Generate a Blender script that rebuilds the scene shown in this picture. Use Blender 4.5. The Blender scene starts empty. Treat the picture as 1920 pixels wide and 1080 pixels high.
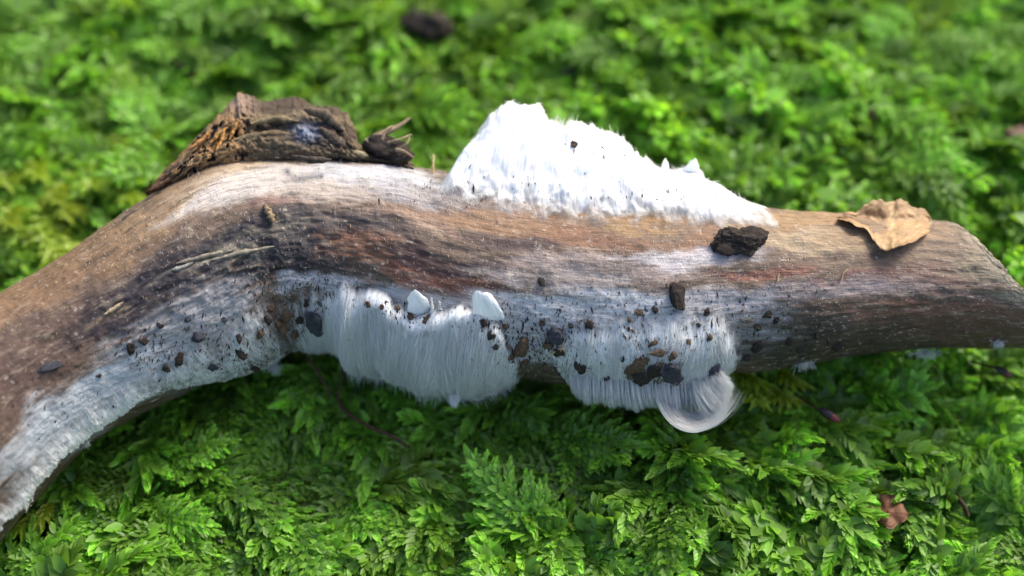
import bpy, math, random
import numpy as np
from mathutils import Vector, Euler, Matrix

rad = math.radians
random.seed(7)
RNG = np.random.default_rng(7)
sc = bpy.context.scene
COL = sc.collection

# ------------------------------------------------------------------ camera
ELEV = rad(58)                      # camera looks down at the mossy bank by this angle
DIST = 0.192                        # metres from lens to the branch axis at frame centre
HAX = 0.0290                        # height of the branch axis above the soil
LENS = 36.0
F = 1920 * LENS / 36.0              # focal length in photo pixels
FW = np.array([0, math.cos(ELEV), -math.sin(ELEV)])
UP = np.array([0, math.sin(ELEV), math.cos(ELEV)])
RT = np.array([1.0, 0, 0])
CAM = np.array([0, 0, HAX]) - FW * DIST
cam_d = bpy.data.cameras.new('camera')
cam_d.lens = LENS
cam_d.sensor_width = 36
cam_d.clip_start = 0.002
cam_d.clip_end = 50
cam_d.dof.use_dof = True
cam_d.dof.focus_distance = 0.179
cam_d.dof.aperture_fstop = 36 / 6.0     # a 6 mm opening, like a phone camera close up
cam = bpy.data.objects.new('camera', cam_d)
cam.location = CAM
cam.rotation_euler = (math.pi / 2 - ELEV, 0, 0)
COL.objects.link(cam)
sc.camera = cam

# ------------------------------------------------------------------ light
SUN_EL, SUN_AZ = rad(38), rad(42)       # azimuth from +Y (behind the branch) towards +X
world = bpy.data.worlds.new('World')
sc.world = world
world.use_nodes = True
wn = world.node_tree.nodes
bg = wn['Background']
sky = wn.new('ShaderNodeTexSky')
sky.sky_type = 'NISHITA'
sky.sun_disc = False
sky.sun_elevation = SUN_EL
sky.sun_rotation = SUN_AZ
sky.air_density = 1.0
sky.dust_density = 4.0
sky.ozone_density = 1.0
world.node_tree.links.new(sky.outputs[0], bg.inputs[0])
bg.inputs[1].default_value = 0.12
sun_d = bpy.data.lights.new('sun', 'SUN')
sun_d.energy = 1.5
sun_d.angle = rad(16)
sun_d.color = (1.0, 0.95, 0.86)
sun = bpy.data.objects.new('sun', sun_d)
sdir = Vector((math.sin(SUN_AZ) * math.cos(SUN_EL), math.cos(SUN_AZ) * math.cos(SUN_EL), math.sin(SUN_EL)))
sun.rotation_euler = sdir.to_track_quat('Z', 'Y').to_euler()
sun.location = sdir * 2
COL.objects.link(sun)
vs = sc.view_settings
vs.view_transform = 'Standard'
vs.look = 'None'
vs.gamma = 1.0
vs.use_curve_mapping = False
vs.exposure = 1.2
cy = sc.cycles
cy.max_bounces = 7
cy.diffuse_bounces = 4
cy.glossy_bounces = 2
cy.transmission_bounces = 4
cy.transparent_max_bounces = 8


# ------------------------------------------------------------------ helpers
def _hash(ix, iy, iz, seed):
    h = (ix * 374761393 + iy * 668265263 + iz * 2147483647 + seed * 974711) & 0xFFFFFFFF
    h = ((h ^ (h >> 13)) * 1274126177) & 0xFFFFFFFF
    h = ((h ^ (h >> 16)) * 2246822519) & 0xFFFFFFFF
    return ((h ^ (h >> 15)) & 0xFFFFFF) / float(0xFFFFFF)


def vnoise(x, y, z=0.0, seed=0):
    x, y, z = np.broadcast_arrays(np.asarray(x, float), np.asarray(y, float), np.asarray(z, float))
    ix, iy, iz = (np.floor(v).astype(np.int64) for v in (x, y, z))
    fx, fy, fz = x - ix, y - iy, z - iz
    fx, fy, fz = (f * f * (3 - 2 * f) for f in (fx, fy, fz))
    out = 0
    for dx in (0, 1):
        for dy in (0, 1):
            for dz in (0, 1):
                w = (fx if dx else 1 - fx) * (fy if dy else 1 - fy) * (fz if dz else 1 - fz)
                out = out + w * _hash(ix + dx, iy + dy, iz + dz, seed)
    return out * 2 - 1


def fbm(x, y, z=0.0, octv=4, seed=0, gain=0.5):
    a, s, f = 1.0, 0.0, 1.0
    t = 0
    for o in range(octv):
        s = s + a * vnoise(np.asarray(x) * f, np.asarray(y) * f, np.asarray(z) * f, seed + o * 17)
        t += a
        a *= gain
        f *= 2.03
    return s / t


def sstep(a, b, x):
    t = np.clip((np.asarray(x, float) - a) / (b - a), 0, 1)
    return t * t * (3 - 2 * t)


def lin(c):
    c = np.asarray(c, float) / 255.0
    return np.where(c <= 0.04045, c / 12.92, ((c + 0.055) / 1.055) ** 2.4)


def pdir(px, py):
    px = np.asarray(px, float)[..., None]
    py = np.asarray(py, float)[..., None]
    return FW + RT * (px - 960) / F + UP * (540 - py) / F


def at_z(px, py, z):
    d = pdir(px, py)
    t = (np.asarray(z) - CAM[2]) / d[..., 2]
    return CAM + d * t[..., None], t


def at_depth(px, py, depth):
    return CAM + pdir(px, py) * np.asarray(depth)[..., None]


def new_mesh(name, verts, faces, mat=None, parent=None, smooth=True, col=None, uv=None):
    me = bpy.data.meshes.new(name)
    verts = np.asarray(verts, float)
    if isinstance(faces, np.ndarray):
        n, k = faces.shape
        me.vertices.add(len(verts))
        me.vertices.foreach_set('co', verts.ravel())
        me.loops.add(n * k)
        me.loops.foreach_set('vertex_index', faces.astype(np.int32).ravel())
        me.polygons.add(n)
        me.polygons.foreach_set('loop_start', np.arange(0, n * k, k, dtype=np.int32))
        me.polygons.foreach_set('loop_total', np.full(n, k, dtype=np.int32))
        me.update(calc_edges=True)
    else:
        me.from_pydata([tuple(v) for v in verts], [], [tuple(f) for f in faces])
    me.validate()
    if smooth:
        me.polygons.foreach_set('use_smooth', np.ones(len(me.polygons), dtype=bool))
    if col is not None:
        at = me.color_attributes.new('Col', 'FLOAT_COLOR', 'POINT')
        c4 = np.ones((len(verts), 4))
        col = np.asarray(col)
        c4[:, :col.shape[1]] = col
        at.data.foreach_set('color', c4.ravel())
    if uv is not None:
        ul = me.uv_layers.new(name='grain')
        li = np.zeros(len(me.loops), dtype=np.int32)
        me.loops.foreach_get('vertex_index', li)
        ul.data.foreach_set('uv', np.asarray(uv)[li].ravel())
    if mat:
        me.materials.append(mat)
    o = bpy.data.objects.new(name, me)
    COL.objects.link(o)
    if parent:
        o.parent = parent
    return o


def grid_faces(n, m, wrap=False):
    i = np.arange(n - 1)[:, None]
    j = np.arange(m if wrap else m - 1)[None, :]
    jn = (j + 1) % m
    return np.stack([i * m + j, (i + 1) * m + j, (i + 1) * m + jn, i * m + jn], -1).reshape(-1, 4)


def tag(o, label=None, cat=None, group=None, kind=None):
    if label:
        o['label'] = label
    if cat:
        o['category'] = cat
    if group:
        o['group'] = group
    if kind:
        o['kind'] = kind
    return o


def empty(name, loc):
    o = bpy.data.objects.new(name, None)
    o.empty_display_size = 0.005
    o.location = loc
    COL.objects.link(o)
    return o


def put_under(child, parent):
    """parent a mesh whose vertices are in world space"""
    child.parent = parent
    child.matrix_parent_inverse = Matrix.Translation(parent.location).inverted()


class Nodes:
    def __init__(self, name):
        self.m = bpy.data.materials.new(name)
        self.m.use_nodes = True
        self.t = self.m.node_tree
        self.b = self.t.nodes['Principled BSDF']
        self.out = self.t.nodes['Material Output']

    def n(self, typ, **kw):
        nd = self.t.nodes.new(typ)
        for k, v in kw.items():
            if isinstance(k, str) and k.startswith('i_'):
                nd.inputs[k[2:].replace('_', ' ')].default_value = v
            else:
                setattr(nd, k, v)
        return nd

    def l(self, a, b):
        self.t.links.new(a, b)


def mat_stick():
    N = Nodes('branch_wood')
    att = N.n('ShaderNodeAttribute', attribute_name='Col')
    uv = N.n('ShaderNodeUVMap', uv_map='grain')
    mp = N.n('ShaderNodeMapping')
    mp.inputs['Scale'].default_value = (0.28, 2.6, 1)
    N.l(uv.outputs[0], mp.inputs['Vector'])
    n1 = N.n('ShaderNodeTexNoise', i_Scale=1.0, i_Detail=6.0, i_Roughness=0.65)
    N.l(mp.outputs[0], n1.inputs['Vector'])
    n2 = N.n('ShaderNodeTexNoise', i_Scale=3.2, i_Detail=4.0, i_Roughness=0.7)
    N.l(uv.outputs[0], n2.inputs['Vector'])
    r1 = N.n('ShaderNodeMapRange', i_From_Min=0.3, i_From_Max=0.7, i_To_Min=0.6, i_To_Max=1.35)
    N.l(n1.outputs[0], r1.inputs[0])
    r2 = N.n('ShaderNodeMapRange', i_From_Min=0.3, i_From_Max=0.7, i_To_Min=0.78, i_To_Max=1.22)
    N.l(n2.outputs[0], r2.inputs[0])
    mul = N.n('ShaderNodeMath', operation='MULTIPLY')
    N.l(r1.outputs[0], mul.inputs[0])
    N.l(r2.outputs[0], mul.inputs[1])
    vm = N.n('ShaderNodeVectorMath', operation='SCALE')
    N.l(att.outputs['Color'], vm.inputs[0])
    N.l(mul.outputs[0], vm.inputs['Scale'])
    N.l(vm.outputs[0], N.b.inputs['Base Color'])
    N.b.inputs['Roughness'].default_value = 0.55
    N.b.inputs['Specular IOR Level'].default_value = 0.4
    add = N.n('ShaderNodeMath', operation='ADD')
    N.l(n1.outputs[0], add.inputs[0])
    N.l(n2.outputs[0], add.inputs[1])
    bp = N.n('ShaderNodeBump', i_Strength=0.55, i_Distance=0.0004)
    N.l(add.outputs[0], bp.inputs['Height'])
    N.l(bp.outputs[0], N.b.inputs['Normal'])
    return N.m


def mat_vcol(name, rough=0.7, bump=0.5, nscale=2500.0, var=0.35, spec=0.35):
    N = Nodes(name)
    att = N.n('ShaderNodeAttribute', attribute_name='Col')
    tc = N.n('ShaderNodeTexCoord')
    nz = N.n('ShaderNodeTexNoise', i_Scale=nscale, i_Detail=5.0, i_Roughness=0.65)
    N.l(tc.outputs['Object'], nz.inputs['Vector'])
    r = N.n('ShaderNodeMapRange', i_From_Min=0.3, i_From_Max=0.7, i_To_Min=1 - var, i_To_Max=1 + var)
    N.l(nz.outputs[0], r.inputs[0])
    vm = N.n('ShaderNodeVectorMath', operation='SCALE')
    N.l(att.outputs['Color'], vm.inputs[0])
    N.l(r.outputs[0], vm.inputs['Scale'])
    N.l(vm.outputs[0], N.b.inputs['Base Color'])
    N.b.inputs['Roughness'].default_value = rough
    N.b.inputs['Specular IOR Level'].default_value = spec
    bp = N.n('ShaderNodeBump', i_Strength=bump, i_Distance=0.0003)
    N.l(nz.outputs[0], bp.inputs['Height'])
    N.l(bp.outputs[0], N.b.inputs['Normal'])
    return N.m


def mat_plain(name, rgb, rough=0.75, nscale=1800.0, var=0.45, bump=0.6, spec=0.3):
    N = Nodes(name)
    tc = N.n('ShaderNodeTexCoord')
    oi = N.n('ShaderNodeObjectInfo')
    nz = N.n('ShaderNodeTexNoise', i_Scale=nscale, i_Detail=5.0, i_Roughness=0.65)
    N.l(tc.outputs['Object'], nz.inputs['Vector'])
    cr = N.n('ShaderNodeValToRGB')
    c = np.asarray(rgb)
    cr.color_ramp.elements[0].position = 0.3
    cr.color_ramp.elements[1].position = 0.72
    cr.color_ramp.elements[0].color = (*(c * (1 - var)), 1)
    cr.color_ramp.elements[1].color = (*np.clip(c * (1 + var), 0, 1), 1)
    N.l(nz.outputs[0], cr.inputs[0])
    N.l(cr.outputs[0], N.b.inputs['Base Color'])
    N.b.inputs['Roughness'].default_value = rough
    N.b.inputs['Specular IOR Level'].default_value = spec
    bp = N.n('ShaderNodeBump', i_Strength=bump, i_Distance=0.0004)
    N.l(nz.outputs[0], bp.inputs['Height'])
    N.l(bp.outputs[0], N.b.inputs['Normal'])
    return N.m


def mat_ice(name, rgb=(0.86, 0.9, 0.95), sss=0.6, alpha=1.0, streak=True):
    N = Nodes(name)
    N.b.inputs['Base Color'].default_value = (*rgb, 1)
    N.b.inputs['Roughness'].default_value = 0.5
    N.b.inputs['Specular IOR Level'].default_value = 0.35
    N.b.inputs['Subsurface Weight'].default_value = sss
    N.b.inputs['Subsurface Radius'].default_value = (0.9, 1.0, 1.1)
    N.b.inputs['Subsurface Scale'].default_value = 0.0012
    if streak:
        att = N.n('ShaderNodeAttribute', attribute_name='Col')
        N.l(att.outputs['Color'], N.b.inputs['Base Color'])
        N.l(att.outputs['Alpha'], N.b.inputs['Alpha'])
        uv = N.n('ShaderNodeUVMap', uv_map='grain')
        mp = N.n('ShaderNodeMapping')
        mp.inputs['Scale'].default_value = (5.5, 0.5, 1)
        N.l(uv.outputs[0], mp.inputs['Vector'])
        nz = N.n('ShaderNodeTexNoise', i_Scale=1.0, i_Detail=4.0, i_Roughness=0.6)
        N.l(mp.outputs[0], nz.inputs['Vector'])
        bp = N.n('ShaderNodeBump', i_Strength=0.5, i_Distance=0.00025)
        N.l(nz.outputs[0], bp.inputs['Height'])
        N.l(bp.outputs[0], N.b.inputs['Normal'])
    return N.m


def mat_strand(name, clear=0.0):
    N = Nodes(name)
    N.t.nodes.remove(N.b)
    d = N.n('ShaderNodeBsdfDiffuse')
    cw = 0.97 - 0.2 * clear
    d.inputs[0].default_value = (cw, cw * 1.01, cw, 1)
    t = N.n('ShaderNodeBsdfTranslucent')
    t.inputs[0].default_value = (0.965, 0.975, 0.965, 1)
    g = N.n('ShaderNodeBsdfGlossy', i_Roughness=0.3)
    tr = N.n('ShaderNodeBsdfTransparent')
    m1 = N.n('ShaderNodeMixShader', i_Fac=0.45)
    N.l(d.outputs[0], m1.inputs[1])
    N.l(t.outputs[0], m1.inputs[2])
    m2 = N.n('ShaderNodeMixShader', i_Fac=0.08)
    N.l(m1.outputs[0], m2.inputs[1])
    N.l(g.outputs[0], m2.inputs[2])
    if not clear:
        N.l(m2.outputs[0], N.out.inputs[0])
        return N.m
    m3 = N.n('ShaderNodeMixShader', i_Fac=clear)
    N.l(m2.outputs[0], m3.inputs[1])
    N.l(tr.outputs[0], m3.inputs[2])
    N.l(m3.outputs[0], N.out.inputs[0])
    return N.m


def mat_moss(name, base=(0.088, 0.225, 0.020), pale=(0.28, 0.53, 0.055), yellow=(0.40, 0.46, 0.02), yamt=0.0):
    """leaf tissue: colour from leaf age (attribute Col: r = age 0..1, g = per-leaf random) and a per-shoot random"""
    N = Nodes(name)
    N.t.nodes.remove(N.b)
    att = N.n('ShaderNodeAttribute', attribute_name='Col')
    sep = N.n('ShaderNodeSeparateColor')
    N.l(att.outputs['Color'], sep.inputs[0])
    oi = N.n('ShaderNodeObjectInfo')
    ty = N.n('ShaderNodeAttribute', attribute_name='tint')
    ty.attribute_type = 'INSTANCER'
    mixa = N.n('ShaderNodeMix', data_type='RGBA')
    N.l(sep.outputs[0], mixa.inputs['Factor'])
    mixa.inputs['A'].default_value = (*base, 1)
    mixa.inputs['B'].default_value = (*pale, 1)
    # brightness by leaf and by shoot
    rr = N.n('ShaderNodeMapRange', i_To_Min=0.62, i_To_Max=1.38)
    N.l(sep.outputs[1], rr.inputs[0])
    ro = N.n('ShaderNodeMapRange', i_To_Min=0.6, i_To_Max=1.35)
    N.l(oi.outputs['Random'], ro.inputs[0])
    mm = N.n('ShaderNodeMath', operation='MULTIPLY')
    N.l(rr.outputs[0], mm.inputs[0])
    N.l(ro.outputs[0], mm.inputs[1])
    vm = N.n('ShaderNodeVectorMath', operation='SCALE')
    N.l(mixa.outputs['Result'], vm.inputs[0])
    N.l(mm.outputs[0], vm.inputs['Scale'])
    mixy = N.n('ShaderNodeMix', data_type='RGBA')
    if yamt:
        mixy.inputs['Factor'].default_value = yamt
    else:
        N.l(ty.outputs['Fac'], mixy.inputs['Factor'])
    N.l(vm.outputs[0], mixy.inputs['A'])
    mixy.inputs['B'].default_value = (*yellow, 1)
    colr = mixy.outputs['Result']
    d = N.n('ShaderNodeBsdfDiffuse')
    t = N.n('ShaderNodeBsdfTranslucent')
    g = N.n('ShaderNodeBsdfGlossy', i_Roughness=0.5)
    g.inputs[0].default_value = (0.85, 0.95, 0.85, 1)
    N.l(colr, d.inputs[0])
    tcol = N.n('ShaderNodeVectorMath', operation='MULTIPLY')
    N.l(colr, tcol.inputs[0])
    tcol.inputs[1].default_value = (1.5, 1.45, 0.8)
    N.l(tcol.outputs[0], t.inputs[0])
    m1 = N.n('ShaderNodeMixShader', i_Fac=0.5)
    N.l(d.outputs[0], m1.inputs[1])
    N.l(t.outputs[0], m1.inputs[2])
    m2 = N.n('ShaderNodeMixShader', i_Fac=0.04)
    N.l(m1.outputs[0], m2.inputs[1])
    N.l(g.outputs[0], m2.inputs[2])
    N.l(m2.outputs[0], N.out.inputs[0])
    return N.m


# ------------------------------------------------------------------ branch axis and surface
PAIRS = [((-330, 800), (-100, 1130)), ((-180, 690), (20, 985)), ((-60, 592), (125, 868)), ((60, 520), (240, 790)),
         ((180, 443), (345, 745)), ((300, 365), (440, 712)), ((410, 305), (520, 672)), ((520, 288), (585, 650)),
         ((620, 292), (650, 645)), ((720, 306), (735, 658)), ((830, 326), (830, 686)), ((950, 348), (945, 708)),
         ((1080, 364), (1075, 722)), ((1200, 375), (1195, 724)), ((1330, 382), (1325, 705)), ((1450, 392), (1445, 693)),
         ((1570, 400), (1565, 672)), ((1680, 406), (1678, 658)), ((1770, 412), (1772, 652)), ((1900, 424), (1902, 654)), ((2040, 436), (2042, 656))]


def catmull(P, n):
    P = np.asarray(P, float)
    k = len(P)
    t = np.linspace(0, k - 1, n)
    i = np.clip(np.floor(t).astype(int), 0, k - 2)
    f = (t - i)[:, None]
    g = lambda j: P[np.clip(j, 0, k - 1)]
    p0, p1, p2, p3 = g(i - 1), g(i), g(i + 1), g(i + 2)
    return 0.5 * (2 * p1 + (p2 - p0) * f + (2 * p0 - 5 * p1 + 4 * p2 - p3) * f ** 2 + (3 * p1 - p0 - 3 * p2 + p3) * f ** 3)


_a = np.array([(*p, *q) for p, q in PAIRS], float)
_d = catmull(_a, 4000)
_c = (_d[:, :2] + _d[:, 2:]) / 2
_w = np.linalg.norm(_d[:, :2] - _d[:, 2:], axis=1) / 2
_L = np.concatenate([[0], np.cumsum(np.linalg.norm(np.diff(_c, axis=0), axis=1))])
NS = 1150
S_PX = np.linspace(0, _L[-1], NS)                       # arc length in photo pixels
AXP = np.stack([np.interp(S_PX, _L, _c[:, k]) for k in (0, 1)], 1)
AXW = np.interp(S_PX, _L, _w)
AX, _t = at_z(AXP[:, 0], AXP[:, 1], np.full(NS, HAX))   # axis lies level above the bank
AXR = AXW * _t / F * 0.985                              # radius in metres
TAN = np.gradient(AX, axis=0)
ker = np.hanning(181)
ker /= ker.sum()
TAN = np.stack([np.convolve(np.pad(TAN[:, k], 90, 'edge'), ker, 'valid') for k in range(3)], 1)
TAN /= np.linalg.norm(TAN, axis=1)[:, None]
tocam = CAM - AX
tocam /= np.linalg.norm(tocam, axis=1)[:, None]
N1 = tocam - TAN * np.sum(tocam * TAN, 1)[:, None]
N1 /= np.linalg.norm(N1, axis=1)[:, None]
N2 = np.cross(N1, TAN)


def ipl(A, s):
    """interpolate an axis array at arc length s (photo pixels)"""
    i = np.clip(np.asarray(s, float) / S_PX[-1] * (NS - 1), 0, NS - 1.001)
    k = i.astype(int)
    f = i - k
    if A.ndim > 1:
        f = f[..., None]
    return A[k] * (1 - f) + A[k + 1] * f


def surf(s, th, off=0.0, down=0.0):
    """point on the lumpy trunk surface at arc length s and angle th (0 faces the viewer side, +90 deg is the upper edge)"""
    s, th = np.broadcast_arrays(np.asarray(s, float), np.asarray(th, float))
    r = ipl(AXR, s)
    lump = fbm(s / 160, np.cos(th) * 0.9, np.sin(th) * 0.9, 3, 5) * 0.055
    rr = r * (1 + lump) + off
    nrm = ipl(N1, s) * np.cos(th)[..., None] + ipl(N2, s) * np.sin(th)[..., None]
    return ipl(AX, s) + nrm * rr[..., None] + ipl(N2, s) * np.asarray(down)[..., None] * np.ones_like(s)[..., None], nrm


_tp = np.gradient(AXP, axis=0)
_tp /= np.linalg.norm(_tp, axis=1)[:, None]


def px2st(px, py):
    """photo pixel on the branch -> (arc length, v) with v = sin(angle)"""
    d2 = (AXP[:, 0] - px) ** 2 + (AXP[:, 1] - py) ** 2
    k = int(np.argmin(d2))
    e = np.array([px, py]) - AXP[k]
    nv = np.array([_tp[k][1], -_tp[k][0]])       # up side in the picture
    s = S_PX[k] + float(e @ _tp[k])
    return s, float(e @ nv) / AXW[k]


def px2s(px):
    """arc length where the axis passes the photo column px"""
    return float(np.interp(px, AXP[:, 0], S_PX))


# ------------------------------------------------------------------ branch mesh and colours
NT = 280
tt = np.linspace(0, 1, NT, endpoint=False)
# more rings of vertices on the side that shows
TH = 2 * np.pi * (tt - 0.5) - 0.45 * np.sin(2 * np.pi * (tt - 0.5))
SG, TG = np.meshgrid(S_PX, TH, indexing='ij')
CT, ST = np.cos(TG), np.sin(TG)
RG = ipl(AXR, SG)
V = ST * ipl(AXW, SG)
warpU = fbm(SG / 90, TG * 4, 0, 4, 31)
warpV = fbm(SG / 70, TG * 5, 9, 4, 41)
grain = fbm(SG / 60, TG * 14, 0, 5, 51, 0.6)          # long streaks with the grain
fine = fbm(SG / 9, TG * 22, 0, 4, 61, 0.6)
Uw, Vw = SG + warpU * 55, V + warpV * 24

# (x, y, along, across, colour, strength)
PATCH = [
    (960, 500, 1500, 260, (118, 98, 82), 1.0),
    (150, 500, 330, 46, (142, 112, 82), 0.85), (330, 395, 140, 40, (158, 130, 98), 0.8), (60, 560, 150, 34, (138, 108, 80), 0.7),
    (110, 640, 260, 60, (92, 70, 60), 0.8), (20, 740, 200, 60, (86, 64, 56), 0.7),
    (380, 500, 240, 55, (60, 55, 60), 0.9), (270, 560, 190, 50, (58, 50, 54), 0.85), (560, 440, 230, 62, (62, 57, 60), 0.92),
    (600, 490, 150, 35, (44, 40, 46), 0.8), (470, 520, 170, 28, (48, 42, 46), 0.8), (720, 430, 120, 38, (92, 80, 76), 0.7),
    (400, 480, 80, 10, (150, 142, 124), 0.7), (330, 520, 60, 8, (140, 132, 118), 0.6), (470, 462, 70, 9, (150, 140, 120), 0.6),
    (210, 590, 60, 8, (150, 130, 105), 0.5), (560, 418, 80, 8, (120, 112, 96), 0.6),
    (420, 340, 80, 26, (196, 176, 150), 0.8), (560, 338, 190, 40, (205, 196, 188), 0.9), (520, 300, 80, 18, (200, 170, 130), 0.5),
    (740, 335, 150, 30, (196, 196, 200), 0.9), (640, 365, 120, 22, (176, 160, 146), 0.7), (800, 370, 110, 26, (172, 168, 170), 0.8),
    (540, 378, 70, 12, (142, 108, 96), 0.6), (900, 385, 120, 22, (150, 140, 136), 0.7),
    (760, 485, 150, 30, (124, 84, 62), 0.8), (880, 530, 110, 26, (120, 72, 52), 0.8), (820, 425, 110, 20, (170, 140, 118), 0.7),
    (960, 425, 170, 26, (152, 118, 88), 0.8), (1120, 455, 150, 24, (136, 98, 74), 0.8), (960, 455, 90, 16, (78, 62, 64), 0.7),
    (860, 500, 90, 20, (66, 50, 52), 0.8), (930, 500, 60, 12, (80, 64, 70), 0.6),
    (1240, 412, 260, 24, (160, 128, 88), 0.85), (1440, 420, 240, 26, (158, 126, 88), 0.85), (1040, 398, 140, 12, (168, 136, 104), 0.7),
    (1130, 505, 220, 26, (176, 158, 150), 0.8), (1260, 485, 140, 22, (206, 200, 202), 0.85), (1050, 530, 160, 24, (172, 160, 154), 0.8),
    (1500, 458, 150, 22, (178, 156, 124), 0.8), (1330, 455, 80, 20, (160, 116, 82), 0.6), (1400, 510, 110, 12, (140, 84, 66), 0.7),
    (1560, 522, 140, 7, (126, 60, 52), 0.7), (1480, 545, 190, 26, (150, 138, 138), 0.8), (1620, 545, 140, 20, (152, 138, 136), 0.7),
    (1640, 440, 150, 30, (150, 124, 94), 0.8), (1760, 470, 130, 38, (138, 118, 98), 0.8), (1700, 520, 160, 26, (128, 98, 86), 0.7),
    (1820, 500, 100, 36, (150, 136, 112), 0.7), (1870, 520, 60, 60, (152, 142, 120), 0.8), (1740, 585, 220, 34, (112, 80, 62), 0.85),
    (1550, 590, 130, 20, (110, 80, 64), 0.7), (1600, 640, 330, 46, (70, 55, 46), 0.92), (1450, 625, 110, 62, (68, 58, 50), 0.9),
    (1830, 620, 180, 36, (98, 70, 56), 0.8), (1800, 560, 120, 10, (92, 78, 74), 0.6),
    (1160, 580, 260, 40, (206, 210, 214), 0.9), (1330, 565, 120, 30, (178, 172, 174), 0.8), (1010, 620, 400, 70, (186, 188, 192), 0.8),
    (540, 580, 100, 56, (96, 82, 70), 0.9), (330, 640, 200, 70, (170, 172, 176), 0.8), (130, 770, 240, 60, (190, 198, 206), 0.85),
    (560, 640, 110, 34, (84, 74, 66), 0.8), (430, 690, 140, 28, (96, 92, 96), 0.8), (1040, 700, 90, 30, (78, 66, 54), 0.85),
    (620, 520, 120, 22, (190, 190, 196), 0.8),
]
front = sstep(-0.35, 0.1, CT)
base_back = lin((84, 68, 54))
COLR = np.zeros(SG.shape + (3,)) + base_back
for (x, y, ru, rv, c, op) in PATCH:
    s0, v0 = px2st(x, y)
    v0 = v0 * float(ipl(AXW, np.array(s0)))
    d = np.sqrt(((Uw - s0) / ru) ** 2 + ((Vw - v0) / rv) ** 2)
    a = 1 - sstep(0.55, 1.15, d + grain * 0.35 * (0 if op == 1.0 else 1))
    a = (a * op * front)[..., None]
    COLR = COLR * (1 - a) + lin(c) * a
# streaks, flakes and dirt that belong to the wood
dk = sstep(0.18, 0.5, grain)[..., None]
COLR *= 1 - 0.45 * dk
lt = sstep(0.25, 0.55, fbm(SG / 45, TG * 20, 3, 4, 71, 0.6))[..., None]
COLR = COLR * (1 - 0.35 * lt) + lin((176, 160, 140)) * 0.35 * lt
sp = sstep(0.42, 0.6, fine)[..., None]
COLR = COLR * (1 - 0.55 * sp) + lin((46, 38, 32)) * 0.55 * sp
sp2 = sstep(0.45, 0.62, fbm(SG / 7, TG * 30, 5, 3, 83))[..., None]
COLR = COLR * (1 - 0.5 * sp2) + lin((206, 196, 180)) * 0.5 * sp2

# relief: grain ridges, deep flaking in the dark weathered stretch
s_dark, v_dark = px2st(470, 470)
dw = np.exp(-(((SG - s_dark) / 330) ** 2 + ((V - v_dark * 180 - 0) / 85) ** 2)) * front
ridge = 1 - np.abs(fbm(SG / 75, TG * 9, 0, 4, 91, 0.55)) * 2
relief = grain * 0.00022 + fine * 0.00012 + dw * (ridge * 0.0009 - 0.0004) + fbm(SG / 30, TG * 6, 2, 3, 95) * 0.00025
# broken right end
send = S_PX[-1]
PG, NG = surf(SG, TG, relief)
COLR *= 0.88
# slanting break at the right end: cut by an uneven plane
CUT0 = at_z(np.array(1856.0), np.array(506.0), np.array(HAX))[0]
CUTN = RT * 0.74 + UP * 0.66 - FW * 0.22
CUTN /= np.linalg.norm(CUTN)
dcut = (PG - CUT0) @ CUTN
soft_ = 0.0035
over = np.where(dcut > -soft_, np.where(dcut > soft_, dcut, (dcut + soft_) ** 2 / (4 * soft_)), 0)
tn = (ipl(TAN, SG) @ CUTN)
brk = fbm(PG[..., 0] * 420, PG[..., 1] * 420, PG[..., 2] * 420, 4, 99, 0.6) * 0.0011 + fbm(PG[..., 0] * 1500, PG[..., 1] * 1500, PG[..., 2] * 400, 3, 98) * 0.0004
PG = PG - ipl(TAN, SG) * ((over + brk * sstep(0, soft_, dcut)) / tn)[..., None]
cutw = (sstep(-0.002, 0.003, dcut + brk * 1.2))[..., None] * 0.75
cutc = lin((148, 138, 118)) * (0.75 + 0.5 * sstep(-0.3, 0.3, fbm(PG[..., 0] * 900, PG[..., 1] * 900, PG[..., 2] * 900, 4, 97)))[..., None]
COLR = COLR * (1 - cutw) + cutc * cutw
verts = PG.reshape(-1, 3)
faces = grid_faces(NS, NT, wrap=True)[:, ::-1]
caps = np.stack([PG[0].mean(0), PG[-1].mean(0) + TAN[-1] * 0.0005])
nb = len(verts)
verts = np.concatenate([verts, caps])
tri0 = np.array([[nb, j, (j + 1) % NT, (j + 1) % NT] for j in range(NT)])
e0 = (NS - 1) * NT
fl = [tuple(f) for f in []]
uvg = np.stack([SG * 0.1, TG * 17.0], -1).reshape(-1, 2)
uvg = np.concatenate([uvg, uvg[:1], uvg[-1:]])
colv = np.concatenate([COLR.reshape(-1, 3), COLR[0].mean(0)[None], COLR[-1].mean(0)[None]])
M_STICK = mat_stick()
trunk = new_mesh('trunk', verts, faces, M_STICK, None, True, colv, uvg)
# close both ends with fans, as a second small mesh joined by data
import bmesh
bm = bmesh.new()
bm.from_mesh(trunk.data)
bm.verts.ensure_lookup_table()
for j in range(NT):
    k = (j + 1) % NT
    bm.faces.new((bm.verts[nb], bm.verts[j], bm.verts[k])).smooth = True
    bm.faces.new((bm.verts[nb + 1], bm.verts[e0 + k], bm.verts[e0 + j])).smooth = True
bm.to_mesh(trunk.data)
bm.free()

branch = empty('dead_branch', tuple(AX[NS // 2] * np.array([1, 1, 0]) + np.array([0, 0, 0.004])))
tag(branch, 'weathered brown dead branch with a broken stub lying across the green moss', 'branch')
put_under(trunk, branch)

M_BARK = mat_vcol('bark', 0.85, 0.9, 1500.0, 0.45)


def poly(P, n):
    P = np.asarray(P, float)
    L = np.concatenate([[0], np.cumsum(np.linalg.norm(np.diff(P, axis=0), axis=1))])
    q = np.linspace(0, L[-1], n)
    return np.stack([np.interp(q, L, P[:, k]) for k in range(P.shape[1])], 1)


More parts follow.
